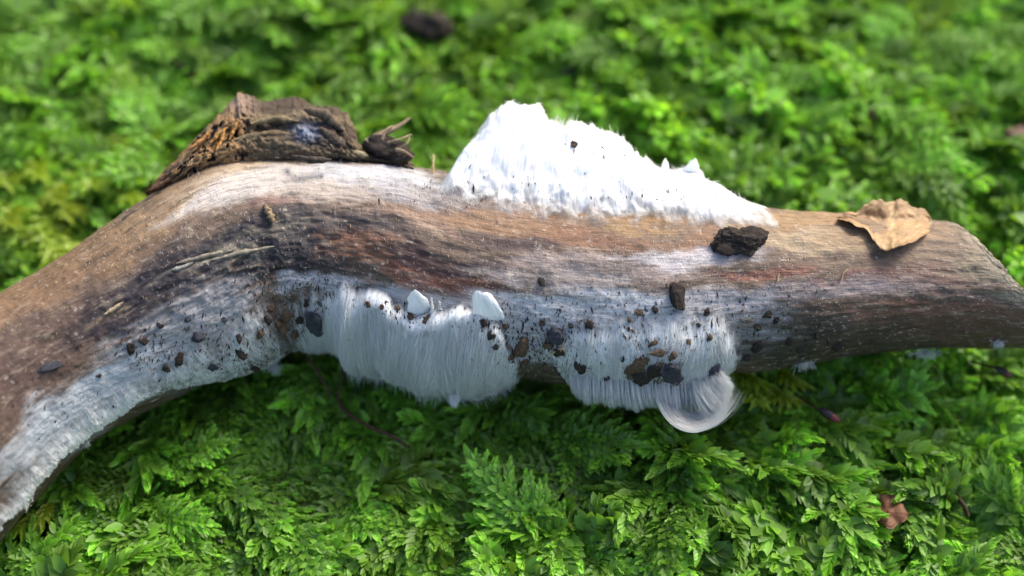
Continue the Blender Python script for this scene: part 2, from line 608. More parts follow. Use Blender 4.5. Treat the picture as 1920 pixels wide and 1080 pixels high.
def near_depth(px, py):
    """depth (along the view axis) of the trunk surface under a photo pixel, from the axis and angle"""
    s, v = px2st(px, py)
    p, _ = surf(np.array([s]), np.array([math.asin(max(-1, min(1, v)))]))
    return float((p[0] - CAM) @ FW)


# ---- broken stub on the upper edge
crest = [(270, 362), (300, 328), (330, 298), (362, 262), (392, 232), (420, 206), (445, 176), (470, 180), (490, 190), (535, 181),
         (570, 188), (590, 196), (628, 196), (652, 212), (667, 240), (672, 270), (700, 284), (740, 292), (776, 306)]
basel = [(276, 366), (305, 356), (335, 344), (365, 330), (395, 318), (425, 309), (455, 303), (480, 300), (505, 298), (535, 298),
         (562, 298), (590, 299), (615, 301), (635, 302), (652, 303), (672, 304), (700, 306), (740, 312), (776, 322)]
NA, NB = 340, 150
ce = np.stack([np.interp(np.linspace(0, 18, NA), np.arange(19), np.array(crest)[:, k]) for k in (0, 1)], 1)
be = np.stack([np.interp(np.linspace(0, 18, NA), np.arange(19), np.array(basel)[:, k]) for k in (0, 1)], 1)
ar = np.linspace(0, 1, NA)[:, None]
bb = np.linspace(-0.25, 2.2, NB)[None, :]
bq = np.where(bb < 1, bb, 2 - bb)                     # up the front, down the back
hgt = np.linalg.norm(ce - be, axis=1)[:, None]
rag = fbm(ar * 26, 0 * bb, 3, 4, 201) * 7 + fbm(ar * 90, 0 * bb, 3, 3, 202) * 3
pxx = be[:, :1] + (ce[:, :1] - be[:, :1]) * bq
pyy = be[:, 1:] + (ce[:, 1:] - be[:, 1:]) * bq - rag * np.clip(bq, 0, 1) * np.clip(hgt / 60, 0, 1)
ax_dep = np.interp(be[:, 0], AXP[:, 0], _t)[:, None]
d_base = np.array([near_depth(x, y) for x, y in be])[:, None]
k0 = ax_dep - d_base + 0.0004
prof = np.where(bb < 1, k0 * (1 - np.clip(bb, 0, 1)) ** 0.8 + 0.0038 * np.sin(np.pi * np.clip(bb, 0, 1)) ** 0.8 * np.clip(hgt / 60, 0, 1) + 0.022 * np.clip(bb, -1, 0), -0.011 * np.sqrt(np.clip(bb - 1, 0, 2)))
strat = np.sin((bq * hgt / 9.5) + fbm(ar * 5, bb * 3, 1, 3, 205) * 3.2)
rough = fbm(ar * 42, bb * 14, 0, 5, 207, 0.6)
pits = sstep(0.12, 0.4, fbm(ar * 60, bb * 9, 4, 3, 209))
leftpart = 1 - sstep(0.30, 0.42, ar + 0 * bb)
prof = prof + strat * 0.0005 + rough * 0.0011 - pits * leftpart * 0.0013
dep = ax_dep - prof + np.where(bb < 1, 0, 0.0)
Pst = at_depth(pxx, pyy, dep)
cst = np.zeros(Pst.shape) + lin((74, 62, 50))
w1 = (sstep(-0.2, 0.7, strat) * 0.7)[..., None]
cst = cst * (1 - w1) + lin((112, 98, 76)) * w1
tanw = (leftpart * (1 - pits) * sstep(-0.3, 0.35, rough + 0.15))[..., None] * 0.85
cst = cst * (1 - tanw) + lin((150, 116, 76)) * tanw
cst = cst * (1 - (pits * leftpart)[..., None] * 0.8) + lin((38, 32, 34)) * (pits * leftpart)[..., None] * 0.8
knob = np.exp(-(((pxx - 448) / 26) ** 2 + ((pyy - 192) / 22) ** 2))[..., None]
cst = cst * (1 - knob) + lin((134, 114, 100)) * knob
blu = np.exp(-(((pxx - 575) / 24) ** 2 + ((pyy - 247) / 17) ** 2))[..., None] * 0.55
cst = cst * (1 - blu) + lin((150, 164, 190)) * blu
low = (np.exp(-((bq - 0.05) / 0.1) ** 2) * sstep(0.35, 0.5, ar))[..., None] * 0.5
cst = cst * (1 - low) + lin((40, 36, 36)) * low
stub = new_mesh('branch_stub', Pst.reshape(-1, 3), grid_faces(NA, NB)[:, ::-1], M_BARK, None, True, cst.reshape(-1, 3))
put_under(stub, branch)


def slab(name, path, wid, thick, col, lift=0.0006, seed=0, mat=None):
    """a thin curved sliver of bark lying along a path of photo pixels on the branch or the stub"""
    n = 26
    P = poly(path, n)
    d = np.array([near_depth(x, y) for x, y in P]) - lift
    c = at_depth(P[:, 0], P[:, 1], d)
    t = np.gradient(c, axis=0)
    t /= np.linalg.norm(t, axis=1)[:, None]
    vdir = CAM - c
    vdir /= np.linalg.norm(vdir, axis=1)[:, None]
    side = np.cross(vdir, t)
    u = np.linspace(0, 1, n)
    w = wid * (np.sin(np.pi * np.clip(u, 0.03, 0.97)) ** 0.5) * (1 + 0.35 * vnoise(u * 9, 0, 0, seed))
    ring = []
    for (a, b) in ((-1, 0), (-0.6, 1), (0, 1.25), (0.6, 1), (1, 0), (0, -0.7)):
        jit = 1 + 0.3 * vnoise(u * 14, a * 3, 0, seed + 3)
        ring.append(c + side * (w * a * 0.5)[:, None] + vdir * (thick * b * jit)[:, None])
    R = np.stack(ring, 1)
    cc = np.zeros(R.shape) + lin(col)
    cc *= (1 + 0.4 * vnoise(u * 30, 1, 0, seed + 7))[:, None, None]
    o = new_mesh(name, R.reshape(-1, 3), grid_faces(n, 6, True), mat or M_BARK, None, True, cc.reshape(-1, 3))
    return o


FLAKES = [
    ([(281, 357), (312, 340), (345, 318), (366, 303)], 0.0016, 0.0009, (96, 72, 52), 0.004),
    ([(300, 338), (330, 315), (352, 298)], 0.0012, 0.0006, (70, 54, 44), 0.0045),
    ([(372, 296), (430, 278), (500, 268), (556, 272)], 0.0012, 0.0007, (66, 56, 46), 0.0062),
    ([(440, 262), (500, 250), (552, 252)], 0.0013, 0.0006, (110, 96, 72), 0.0070),
    ([(470, 232), (520, 222), (560, 228)], 0.0013, 0.0006, (116, 102, 76), 0.0070),
    ([(570, 205), (610, 215), (645, 245)], 0.0022, 0.0009, (92, 80, 66), 0.0062),
    ([(600, 240), (630, 262), (660, 285)], 0.0018, 0.0008, (84, 74, 62), 0.0068),
    ([(628, 272), (655, 284), (690, 293)], 0.0016, 0.0007, (130, 118, 94), 0.0065),
    ([(548, 292), (580, 300), (622, 300)], 0.0012, 0.0006, (60, 52, 46), 0.0060),
    ([(395, 268), (412, 250), (428, 238)], 0.0009, 0.0006, (190, 140, 80), 0.0070),
    ([(404, 285), (416, 262), (420, 240)], 0.0008, 0.0006, (196, 146, 84), 0.0072),
    ([(352, 282), (380, 262), (395, 246)], 0.0009, 0.0006, (178, 128, 74), 0.0062),
    ([(430, 262), (440, 240), (446, 222)], 0.0008, 0.0006, (186, 138, 82), 0.0072),
    ([(380, 300), (402, 276), (409, 262)], 0.0008, 0.0005, (170, 122, 72), 0.0065),
    ([(496, 384), (505, 400), (512, 417)], 0.0016, 0.0008, (128, 110, 84), 0.0004),
    ([(330, 494), (385, 480), (440, 468)], 0.0009, 0.0003, (140, 132, 116), 0.0002),
    ([(395, 488), (450, 474), (515, 462)], 0.0008, 0.0003, (146, 138, 120), 0.0002),
    ([(195, 590), (215, 578), (232, 566)], 0.0007, 0.0003, (168, 150, 120), 0.0002),
    ([(322, 506), (345, 500), (362, 492)], 0.0008, 0.0003, (150, 146, 136), 0.0002),
]
for k, (p, w, t, c, lf) in enumerate(FLAKES):
    put_under(slab('bark_flake', p, w, t, c, lf, k * 5), branch)

# ------------------------------------------------------------------ hair ice
M_ICE = mat_ice('packed_hair_ice')
M_STR = mat_strand('ice_strand')
M_STR2 = mat_strand('clear_ice_strand', 0.45)


def interp_prof(pts, s):
    P = np.array(pts, float)
    return np.interp(s, [px2s(x) for x in P[:, 0]], P[:, 1])


def ice_sheet(name, x0, x1, th0, th1, ns, nt, hfun, downfun=None, colfun=None, alphafun=None):
    """ice grown out of the trunk between two photo columns; hfun gives thickness (m) over arc length and angle"""
    s = np.linspace(px2s(x0), px2s(x1), ns)
    th = np.radians(np.linspace(th0, th1, nt))
    S, T = np.meshgrid(s, th, indexing='ij')
    h = hfun(S, T)
    dn = downfun(S, T) if downfun else np.zeros_like(h)
    P, _ = surf(S, T, h, dn)
    col = np.zeros(P.shape) + np.array((0.92, 0.94, 0.94))
    if colfun is not None:
        col = colfun(S, T, h, col)
    al = alphafun(S, T) if alphafun else sstep(-0.0003, 0.0018, h + np.abs(dn) + fbm(S / 8, T * 9, 3, 4, 451, 0.6) * 0.0006)
    col = np.concatenate([col, al[..., None]], -1)
    uv = np.stack([S * 0.1, T * 17.0 + dn * 4000], -1).reshape(-1, 2)
    f = grid_faces(ns, nt)[:, ::-1]
    keep = (np.maximum.reduce([h.ravel()[f[:, k]] for k in range(4)]) > -0.0006) | (np.abs(dn.ravel()[f[:, 0]]) > 0.0005)
    return new_mesh(name, P.reshape(-1, 3), f[keep], M_ICE, None, True, col.reshape(-1, 4), uv)


def tubes(name, paths, radii, mat, sides=3):
    """paths (n, k, 3) -> one mesh of thin tapered strands"""
    paths = np.asarray(paths)
    n, k, _ = paths.shape
    t = np.gradient(paths, axis=1)
    t /= np.linalg.norm(t, axis=2)[..., None] + 1e-12
    ref = np.array([0.31, 0.52, 0.79])
    a = np.cross(t, ref)
    a /= np.linalg.norm(a, axis=2)[..., None] + 1e-12
    b = np.cross(t, a)
    tap = np.linspace(1, 0.0, k)[None, :] ** 0.35
    r = (np.asarray(radii).reshape(-1, 1) * tap)[..., None]
    rings = [paths + (a * math.cos(q) + b * math.sin(q)) * r for q in np.arange(sides) * 2 * math.pi / sides]
    Vv = np.stack(rings, 2)                              # n,k,sides,3
    base = (np.arange(n) * k * sides)[:, None, None]
    i = np.arange(k - 1)[None, :, None]
    j = np.arange(sides)[None, None, :]
    jn = (j + 1) % sides
    fq = np.stack([base + i * sides + j, base + (i + 1) * sides + j, base + (i + 1) * sides + jn, base + i * sides + jn], -1)
    o = new_mesh(name, Vv.reshape(-1, 3), fq.reshape(-1, 4), mat)
    o['kind'] = 'stuff'
    return o


def surface_strands(n, x0, x1, tha, thb, hfun, downfun, length, sgn=-1, k=9, lift=0.00018, flare=0.0006, seed=1, thick=0.00005):
    """strands riding on an ice sheet from a start angle, combed round the trunk"""
    g = np.random.default_rng(seed)
    s = px2s(x0) + g.random(n) * (px2s(x1) - px2s(x0))
    th = np.radians(tha + g.random(n) * (thb - tha))
    L = np.radians(length[0] + g.random(n) * (length[1] - length[0]))
    u = np.linspace(0, 1, k)[None, :]
    wob = fbm(s / 40, 0, 0, 3, seed + 5)
    S = s[:, None] + (wob * 26)[:, None] * u ** 1.5 + (g.normal(0, 3.0, n))[:, None] * u
    T = th[:, None] + sgn * L[:, None] * u
    h = hfun(S, T)
    dn = downfun(S, T) if downfun else 0 * h
    fl = np.abs(g.normal(0, 1, n))[:, None] * flare * u ** 2.2
    P, _ = surf(S, T, h + lift * g.random((n, 1)) + fl, dn)
    keep = h[:, 0] + np.abs(dn[:, 0]) > 0.0005 + 0.0008 * g.random(n)
    return P[keep], (thick * (0.6 + 0.8 * g.random(n)))[keep]


# dirt washed into thin ice keeps its own shape: small stains near the crumbs
STAINS = [(520, 590, 70, 44, .75), (560, 560, 70, 24, .5), (920, 605, 46, 30, .5), (1040, 625, 40, 34, .6), (1225, 690, 62, 30, .85),
          (330, 620, 60, 22, .45), (360, 660, 50, 24, .5), (250, 640, 46, 26, .5), (470, 680, 70, 22, .6), (770, 590, 46, 10, .45),
          (1270, 580, 40, 26, .3), (1100, 608, 18, 12, .5), (1060, 690, 60, 24, .6), (980, 640, 26, 24, .5), (90, 690, 30, 16, .4)]


def dirt(S, T, h, col):
    Vp = np.sin(T) * ipl(AXW, S)
    m = np.zeros_like(S)
    nz = fbm(S / 7, T * 10, 2, 4, 301, 0.65)
    for (x, y, ru, rv, op) in STAINS:
        s0, v0 = px2st(x, y)
        v0 *= float(ipl(AXW, np.array(s0)))
        d = np.sqrt(((S - s0) / ru) ** 2 + ((Vp - v0) / rv) ** 2)
        m = np.maximum(m, op * (1 - sstep(0.2, 1.2, d)) * sstep(-0.12, 0.3, nz + 0.1))
    m = np.maximum(m, 0.35 * sstep(0.36, 0.52, fbm(S / 5, T * 16, 5, 3, 311)))
    # thin ice lets the brown wood show
    thin = (1 - sstep(0.0000, 0.0008, h)) * 0.5
    m1 = m[..., None]
    col = col * (1 - thin[..., None]) + lin((150, 142, 138)) * thin[..., None]
    return col * (1 - m1) + lin((92, 74, 58)) * m1


def streaks(S, T, a):
    return fbm(S / 3.2, T * 1.2, 0, 3, 401) * a + fbm(S / 11, T * 1.5, 1, 3, 405) * a * 1.6


ROOTS = []

# ---- upper ruffle: puffy crest standing above the upper edge
CR = [(800, -0.0006), (815, 0.0000), (832, 0.003), (842, 0.0060), (862, 0.0088), (885, 0.0112), (900, 0.0122), (930, 0.0120), (965, 0.0125), (985, 0.0110),
      (1005, 0.0104), (1040, 0.0106), (1085, 0.0102), (1110, 0.0094), (1130, 0.0097), (1160, 0.0092), (1185, 0.0070), (1205, 0.0050), (1230, 0.0038),
      (1300, 0.0034), (1340, 0.0022), (1380, 0.0010), (1430, 0.0001), (1450, -0.0008)]


def h_up(S, T):
    D = np.degrees(T)
    H = interp_prof(CR, S)
    edge = 53 + fbm(S / 60, 0, 0, 3, 501) * 5
    w = sstep(0, 1, (D - edge + 12) / 26) * 0.0020 * sstep(-0.0002, 0.003, H)
    thin = fbm(S / 14, T * 6, 0, 4, 505) * 0.00035
    vt = np.clip(H, 0, 1) * sstep(50, 84, D) / 0.0001 + T * 170
    puff = fbm(S / 34, vt / 34, 7, 5, 507, 0.55) * 0.0015 * sstep(0.001, 0.006, H)
    return np.where(H > 0, w + puff + thin * sstep(0, 0.002, H), H) + 0.00025 - 0.0007 * (1 - sstep(edge - 20, edge - 8, D)) - 0.001 * sstep(128, 150, D)


def d_up(S, T):
    D = np.degrees(T)
    H = np.clip(interp_prof(CR, S), 0, 1)
    w = sstep(50, 84, D) * (1 - sstep(104, 138, D))
    vert = H * w / 0.0001 + T * 170                     # height up the ruffle in tenths of a millimetre
    m_ = sstep(0.001, 0.006, H)
    fluff = fbm(S / 22, vert / 24, 3, 5, 511, 0.55) * 0.0009 * m_ + fbm(S / 70, vert / 60, 4, 2, 515) * 0.0012 * m_
    crestj = fbm(S / 14, 0 * T, 2, 4, 517, 0.6) * 0.0007 * m_
    return (H + crestj + fluff) * w


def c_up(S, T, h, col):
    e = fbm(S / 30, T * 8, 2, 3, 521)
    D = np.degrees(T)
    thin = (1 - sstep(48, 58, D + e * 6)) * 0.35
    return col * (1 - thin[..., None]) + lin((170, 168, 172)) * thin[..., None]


def a_up(S, T):
    D = np.degrees(T)
    H = interp_prof(CR, S)
    vt = np.clip(H, 0, 1) * sstep(50, 84, D) / 0.0001 + T * 170
    edge = 54 + fbm(S / 60, 0, 0, 3, 501) * 5 + fbm(S / 16, vt / 16, 1, 5, 531, 0.6) * 9
    return sstep(-15, 11, D - edge) * sstep(-0.0006, 0.0016, H + fbm(S / 9, T * 7, 2, 3, 533) * 0.0008)


p0, _ = surf(np.array([px2s(1030)]), np.array([math.pi / 2]))
r_up = empty('hair_ice', tuple(p0[0]))
tag(r_up, 'puffy white ruffle of hair ice standing up along the upper edge of the branch', 'hair ice', 'hair ice on the branch')
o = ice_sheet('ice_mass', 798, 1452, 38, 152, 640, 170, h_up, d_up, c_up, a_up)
put_under(o, r_up)
ICE_MESHES = [o]
Pu, ru_ = surface_strands(900, 822, 1400, 76, 104, h_up, d_up, (4, 10), +1, 5, 0.0002, 0.0006, 11, 0.000045)
o = tubes('ice_strands', Pu, ru_, M_STR)
put_under(o, r_up)


def crest_fringe(x0, x1, n, ln, seed, lean=0.0):
    g = np.random.default_rng(seed)
    s = px2s(x0) + g.random(n) * (px2s(x1) - px2s(x0))
    th = np.radians(88 + g.normal(0, 8, n))
    P, _ = surf(s, th, h_up(s, th), d_up(s, th))
    u = np.linspace(0, 1, 6)[None, :, None]
    L = (ln[0] + g.random(n) * (ln[1] - ln[0]))[:, None, None]
    n2 = ipl(N2, s)[:, None, :]
    tg = ipl(TAN, s)[:, None, :]
    n1 = ipl(N1, s)[:, None, :]
    a = g.normal(lean, 0.35, n)[:, None, None]
    b = g.normal(0.1, 0.35, n)[:, None, None]
    path = P[:, None, :] - n2 * 0.0003 + (n2 + tg * a * u + n1 * b * u) * L * u
    return path, np.full(n, 0.00005)


pa, ra = crest_fringe(838, 1200, 1500, (0.0002, 0.0007), 21)
pb, rb = crest_fringe(1000, 1050, 60, (0.0012, 0.0026), 22, 0.2)
o = tubes('ice_fringe', np.concatenate([pa, pb]), np.concatenate([ra, rb]), M_STR)
put_under(o, r_up)


def petal(name, outline_l, outline_r, depth_l, bend, n=40, m=24, seed=0, rag_px=2.0):
    """a thin curled flake of ice between a left and a right edge (photo pixels, from root to tip), with real thickness"""
    Lp, Rp = poly(outline_l, n), poly(outline_r, n)
    u = np.linspace(0, 1, n)[:, None]
    v = np.linspace(0, 1, m)[None, :]
    px = Lp[:, :1] * (1 - v) + Rp[:, :1] * v
    py = Lp[:, 1:] * (1 - v) + Rp[:, 1:] * v
    cxm = (Lp[:, :1] + Rp[:, :1]) / 2
    px = cxm + (px - cxm) * (1 - 0.12 * u ** 3)
    py = py + fbm(v * 6 + 0 * u, 0 * u, 1, 4, seed, 0.65) * rag_px * u * 2.2 + np.abs(2 * v - 1) ** 4 * 5 * u
    px = px + fbm(u * 7, v * 3, 1, 3, seed + 3) * rag_px
    dd = depth_l + bend * u ** 1.6 + 0.0045 * (1 - u) ** 2.2 - 0.0009 * np.sin(np.pi * v) + fbm(v * 9, u * 2, 2, 3, seed + 5) * 0.0003
    A = at_depth(px, py, dd)
    B = at_depth(px, py, dd + 0.0007)
    n0 = n * m
    f = grid_faces(n, m)
    rim = list(range(m)) + [i * m + m - 1 for i in range(1, n)] + [(n - 1) * m + j for j in range(m - 2, -1, -1)] + [i * m for i in range(n - 2, 0, -1)]
    rim = np.array(rim)
    rn = np.roll(rim, -1)
    fr = np.stack([rim, rim + n0, rn + n0, rn], -1)
    allf = np.concatenate([f[:, ::-1], f + n0, fr])
    vv = np.concatenate([A.reshape(-1, 3), B.reshape(-1, 3)])
    col = np.zeros((len(vv), 3)) + np.array((0.9, 0.93, 0.96))
    uv = np.stack([np.broadcast_to(v * 6, px.shape), np.broadcast_to(u * 6, px.shape)], -1).reshape(-1, 2)
    return new_mesh(name, vv, allf, M_ICE, None, True, col, np.concatenate([uv, uv]))


dtop = near_depth(1280, 392)
for q, (l, r, sd) in enumerate([
        ([(1246, 352), (1242, 335), (1240, 318), (1236, 310)], [(1262, 352), (1258, 330), (1254, 306), (1250, 296)], 31),
        ([(1254, 356), (1258, 342), (1256, 330)], [(1322, 356), (1320, 338), (1312, 325)], 33),
        ([(1262, 345), (1266, 332), (1276, 318), (1296, 298)], [(1320, 350), (1322, 336), (1318, 322), (1306, 297)], 35)]):
    o = petal('ice_flake', l, r, dtop + 0.004, -0.001, seed=sd, rag_px=3.0)
    put_under(o, r_up)

# ---- lower left crust: thin frost-like ice on the underside
CL = [(-140, 0.0013), (0, 0.0014), (60, 0.0015), (120, 0.0015), (175, 0.0013), (205, 0.0011), (240, 0.0010), (320, 0.0011), (400, 0.0011), (460, 0.0009), (500, 0.0004), (545, 0.0003), (585, 0.0002), (610, -0.0005)]


def h_left(S, T):
    D = np.degrees(T)
    H = interp_prof(CL, S)
    top = np.interp(S, [px2s(x) for x in (-140, 60, 200, 330, 450, 600)], [-26, -22, -16, -8, -4, 4]) + fbm(S / 80, 0, 0, 4, 601) * 8
    bot = np.interp(S, [px2s(x) for x in (-140, 60, 160, 230, 330, 600)], [-62, -60, -57, -60, -80, -86]) + fbm(S / 90, 0, 1, 5, 603, 0.6) * 7 + fbm(S / 9, T * 3, 4, 3, 604) * 3
    w = (1 - sstep(top - 34, top + 8, D)) * sstep(bot - 5, bot + 5, D)
    nz = fbm(S / 30, T * 16, 0, 5, 605, 0.65)
    return H * w + nz * 0.00028 - 0.0004 - 0.0012 * (1 - w) + streaks(S, T, 0.00006)


p0, _ = surf(np.array([px2s(160)]), np.array([-0.9]))
r_left = empty('hair_ice', tuple(p0[0]))
tag(r_left, 'thin grey-white crust of hair ice sprinkled with soil on the slanting branch part', 'hair ice', 'hair ice on the branch')
o = ice_sheet('ice_mass', -140, 612, -112, 26, 760, 190, h_left, None, dirt)
put_under(o, r_left)
ICE_MESHES.append(o)
Pl, rl = surface_strands(2200, -120, 470, -22, -62, h_left, None, (4, 9), -1, 5, 0.00012, 0.0003, 41, 0.00004)
o = tubes('ice_strands', Pl, rl, M_STR)
put_under(o, r_left)

# ---- main beard hanging under the middle
CB = [(480, -0.001), (505, 0.0003), (560, 0.0007), (600, 0.0010), (640, 0.0014), (672, 0.0022), (690, 0.0044), (705, 0.0056), (730, 0.0052), (765, 0.0044), (800, 0.0052),
      (845, 0.0062), (880, 0.0056), (920, 0.0044), (960, 0.0028), (985, 0.0014), (1000, 0.0002), (1015, -0.001)]


def h_beard(S, T):
    D = np.degrees(T)
    H = interp_prof(CB, S)
    X = np.interp(S, S_PX, AXP[:, 0])
    top = np.interp(X, [480, 560, 640, 740, 780, 812, 835, 860, 890, 925, 960, 1000], [-2, -3, -8, -13, -15, -23, -23, -19, -15, -14, -22, -40]) + fbm(S / 25, 0, 0, 3, 701) * 4
    soft = np.interp(X, [500, 700, 760, 960, 1000], [22, 16, 6, 5, 8])
    w = 1 - sstep(top - soft * 1.6, top + soft * 0.4, D)
    bot = -118
    w = w * sstep(bot - 16, bot + 4, D)
    grow = 0.45 + 0.55 * sstep(-15, -75, D)
    grow = 0.45 + 0.55 * (1 - sstep(-78, -22, D))
    lob = fbm(S / 40, T * 1.3, 0, 3, 705) * 0.0010
    strandy = streaks(S, T, 0.00010)
    return np.where(H > 0, (H * grow + lob * sstep(0.0005, 0.003, H) + strandy) * w, H) - 0.0009 * (1 - w)


p0, _ = surf(np.array([px2s(830)]), np.array([-1.2]))
r_beard = empty('hair_ice', tuple(p0[0]))
tag(r_beard, 'silky white beard of hair ice combed downwards, ending in a single pointed drip', 'hair ice', 'hair ice on the branch')
o = ice_sheet('ice_mass', 478, 1017, -138, 14, 820, 230, h_beard, None, dirt)
put_under(o, r_beard)
ICE_MESHES.append(o)
P1, r1 = surface_strands(11000, 500, 998, -6, -84, h_beard, None, (12, 34), -1, 8, 0.00022, 0.0004, 51, 0.00004)
P2, r2 = surface_strands(2200, 668, 985, -66, -96, h_beard, None, (10, 24), -1, 8, 0.0002, 0.0011, 53, 0.00004)
# the pointed drip at the lowest tip
g = np.random.default_rng(5)
dpt = near_depth(850, 675) + 0.0012
pth = []
for q in range(240):
    x0 = 838 + g.random() * 44
    x1 = 852 + g.normal(0, 2.5) + (x0 - 860) * 0.22
    y1 = 752 + g.random() * 18 - abs(x0 - 855) * 0.3
    u = np.linspace(0, 1, 8)
    pth.append(at_depth(x0 + (x1 - x0) * u ** 0.8, 715 + (y1 - 715) * u, dpt + g.normal(0, 0.0008) + 0 * u))
o = tubes('ice_strands', np.concatenate([P1, P2, np.array(pth)]), np.concatenate([r1, r2, np.full(240, 0.00006)]), M_STR)
put_under(o, r_beard)
for (l, r, sd, bx) in [
        ([(768, 612), (764, 578), (763, 556), (768, 546)], [(798, 612), (806, 578), (804, 558), (790, 546)], 61, 0.002),
        ([(805, 605), (806, 575), (808, 556)], [(813, 605), (813, 572), (811, 556)], 63, 0.002),
        ([(822, 590), (823, 576), (823, 566)], [(828, 590), (828, 576), (825, 566)], 65, 0.002),
        ([(888, 615), (886, 574), (884, 556), (884, 548)], [(950, 622), (944, 584), (932, 562), (922, 546)], 67, 0.002)]:
    mx = (l[0][0] + r[0][0]) / 2
    o = petal('ice_flake', l, r, near_depth(mx, 570) - 0.0012, -0.0018, seed=sd, rag_px=2.2)
    put_under(o, r_beard)

# ---- right sheet with the curl
CC = [(985, -0.0008), (1005, 0.0003), (1060, 0.0008), (1100, 0.0014), (1150, 0.0018), (1200, 0.0019), (1250, 0.0022), (1300, 0.0021), (1330, 0.0017), (1350, 0.0008), (1372, -0.0002), (1390, -0.001)]


def h_curl(S, T):
    D = np.degrees(T)
    H = interp_prof(CC, S)
    X = np.interp(S, S_PX, AXP[:, 0])
    top = np.interp(X, [990, 1060, 1150, 1250, 1320, 1390], [-12, -6, -6, -8, -12, -30]) + fbm(S / 40, 0, 0, 3, 801) * 6
    bot = np.interp(X, [990, 1050, 1090, 1200, 1330, 1390], [-44, -46, -84, -100, -84, -60])
    w = (1 - sstep(top - 34, top + 14, D)) * sstep(bot - 6, bot + 8, D)
    right = 1 - sstep(1352, 1378, X + fbm(S / 9, T * 8, 0, 3, 803) * 16 + np.interp(D, [-80, -40, -10], [-8, 2, -30]))
    w = w * right
    nz = fbm(S / 26, T * 5, 0, 4, 805, 0.6) * 0.00035
    return np.where(H > 0, H * w + nz + streaks(S, T, 0.00006), H) - 0.0010 * (1 - w)


p0, _ = surf(np.array([px2s(1230)]), np.array([-1.2]))
r_curl = empty('hair_ice', tuple(p0[0]))
tag(r_curl, 'soil-stained sheet of hair ice ending in a loose curl of fine translucent strands', 'hair ice', 'hair ice on the branch')
o = ice_sheet('ice_mass', 983, 1395, -128, 6, 620, 210, h_curl, None, dirt)
put_under(o, r_curl)
ICE_MESHES.append(o)
P1, r1 = surface_strands(5000, 1000, 1352, -10, -70, h_curl, None, (8, 24), -1, 7, 0.0002, 0.0003, 71, 0.00004)
g = np.random.default_rng(9)
hang = []
EDGE = [(1062, 728), (1080, 752), (1101, 762), (1142, 766), (1183, 770), (1215, 764), (1250, 774), (1270, 790), (1300, 800), (1335, 786), (1360, 760), (1375, 735)]
ed = np.array(EDGE, float)
for q in range(2600):                               # sheet that drops below the branch and turns in at its rim
    kc = int(g.random() * 46)
    x = 1070 + kc * 6.4 + 3 * math.sin(kc * 7.1) + g.normal(0, 1.6)
    if g.random() < 0.25:
        x = 1066 + g.random() * 300
    tuft = math.sin(kc * 5.3) * 9 + math.sin(x / 23.0) * 7
    yb = np.interp(x, ed[:, 0], ed[:, 1]) - abs(g.normal(0, 5)) - max(0, g.normal(0, 9)) + tuft * 0.4
    ys = 672 + g.random() * 36
    if x > 1272 and abs(x - 1292) < 18 and yb > 760 and g.random() < 0.8:
        yb = 758 + g.random() * 6
    d0 = near_depth(min(x, 1335), 690) - 0.0016
    u = np.linspace(0, 1, 9)
    sway = np.interp(x, [1066, 1270, 1366], [10, 8, 2]) * u ** 1.5 + 6 * math.sin(x / 31.0) * u + g.normal(0, 3) * u
    yy = ys + (yb - ys) * np.sin(u * math.pi * 0.5) ** 0.9
    hang.append(at_depth(x + sway, yy, d0 + 0.0005 * g.normal() + 0.004 * u ** 2.5 + 0.001 * (1 - u)))
OUT = [(1228, 705), (1236, 756), (1262, 794), (1300, 808), (1338, 794), (1366, 760), (1382, 722)]
INN = [(1262, 700), (1262, 742), (1278, 772), (1304, 780), (1330, 766), (1350, 734), (1362, 702)]
oc, ic = catmull(OUT, 40), catmull(INN, 40)
dc = near_depth(1310, 690) - 0.0020
loops = []
for q in range(800):                               # strands that drop, roll over and sweep up to the right
    kl = int(g.random() * 17)
    a = kl / 16 * 1.2 - 0.08 + g.normal(0, 0.016)
    if g.random() < 0.2:
        a = g.random() * 1.2 - 0.08
    path = oc * (1 - a) + ic * a
    a0 = int(g.random() * 20)
    a1 = 40 - int(g.random() * 22)
    idx = np.linspace(a0, a1 - 1, 14)
    pp = np.stack([np.interp(idx, np.arange(40), path[:, k]) for k in (0, 1)], 1)
    u = idx / 39
    fr = np.clip(u - 0.55, 0, 1) * g.normal(0.4, 1) * 16
    pp[:, 0] += fr + g.normal(0, 1.2)
    pp[:, 1] += fr * 0.8 + g.normal(0, 1.2)
    dep_ = dc - 0.0015 * np.sin(u * math.pi) - 0.0025 * u + 0.0025 * a + g.normal(0, 0.0003)
    loops.append(at_depth(pp[:, 0], pp[:, 1], dep_))
cap = []
for q in range(520):                               # strands that sweep straight to the frayed right rim
    w_ = int(g.random() * 15) / 15 + g.normal(0, 0.014)
    xs0, ys0 = 1296 + w_ * 52 + g.normal(0, 4), 676 + g.random() * 30
    ye = 704 + (1 - w_) * 82 + g.normal(0, 6)
    xe = np.interp(ye, [696, 728, 760, 792], [1370, 1381, 1370, 1340]) - abs(g.normal(0, 7))
    u = np.linspace(0, 1, 9)
    bow = 10 * np.sin(u * math.pi) * (0.3 + (1 - w_))
    cap.append(at_depth(xs0 + (xe - xs0) * u - bow * 0.6, ys0 + (ye - ys0) * u ** 1.1 + bow, dc - 0.0004 - 0.0016 * np.sin(u * 2.2) + g.normal(0, 0.0004)))
o = tubes('ice_strands', P1, r1, M_STR)
put_under(o, r_curl)
o = tubes('hanging_strands', np.array(hang), np.full(len(hang), 0.000045), M_STR2)
put_under(o, r_curl)
o = tubes('curled_strands', np.array(loops), np.full(len(loops), 0.000036), M_STR2)
put_under(o, r_curl)
o = tubes('ice_fringe', np.array(cap), np.full(len(cap), 0.00004), M_STR2)
put_under(o, r_curl)

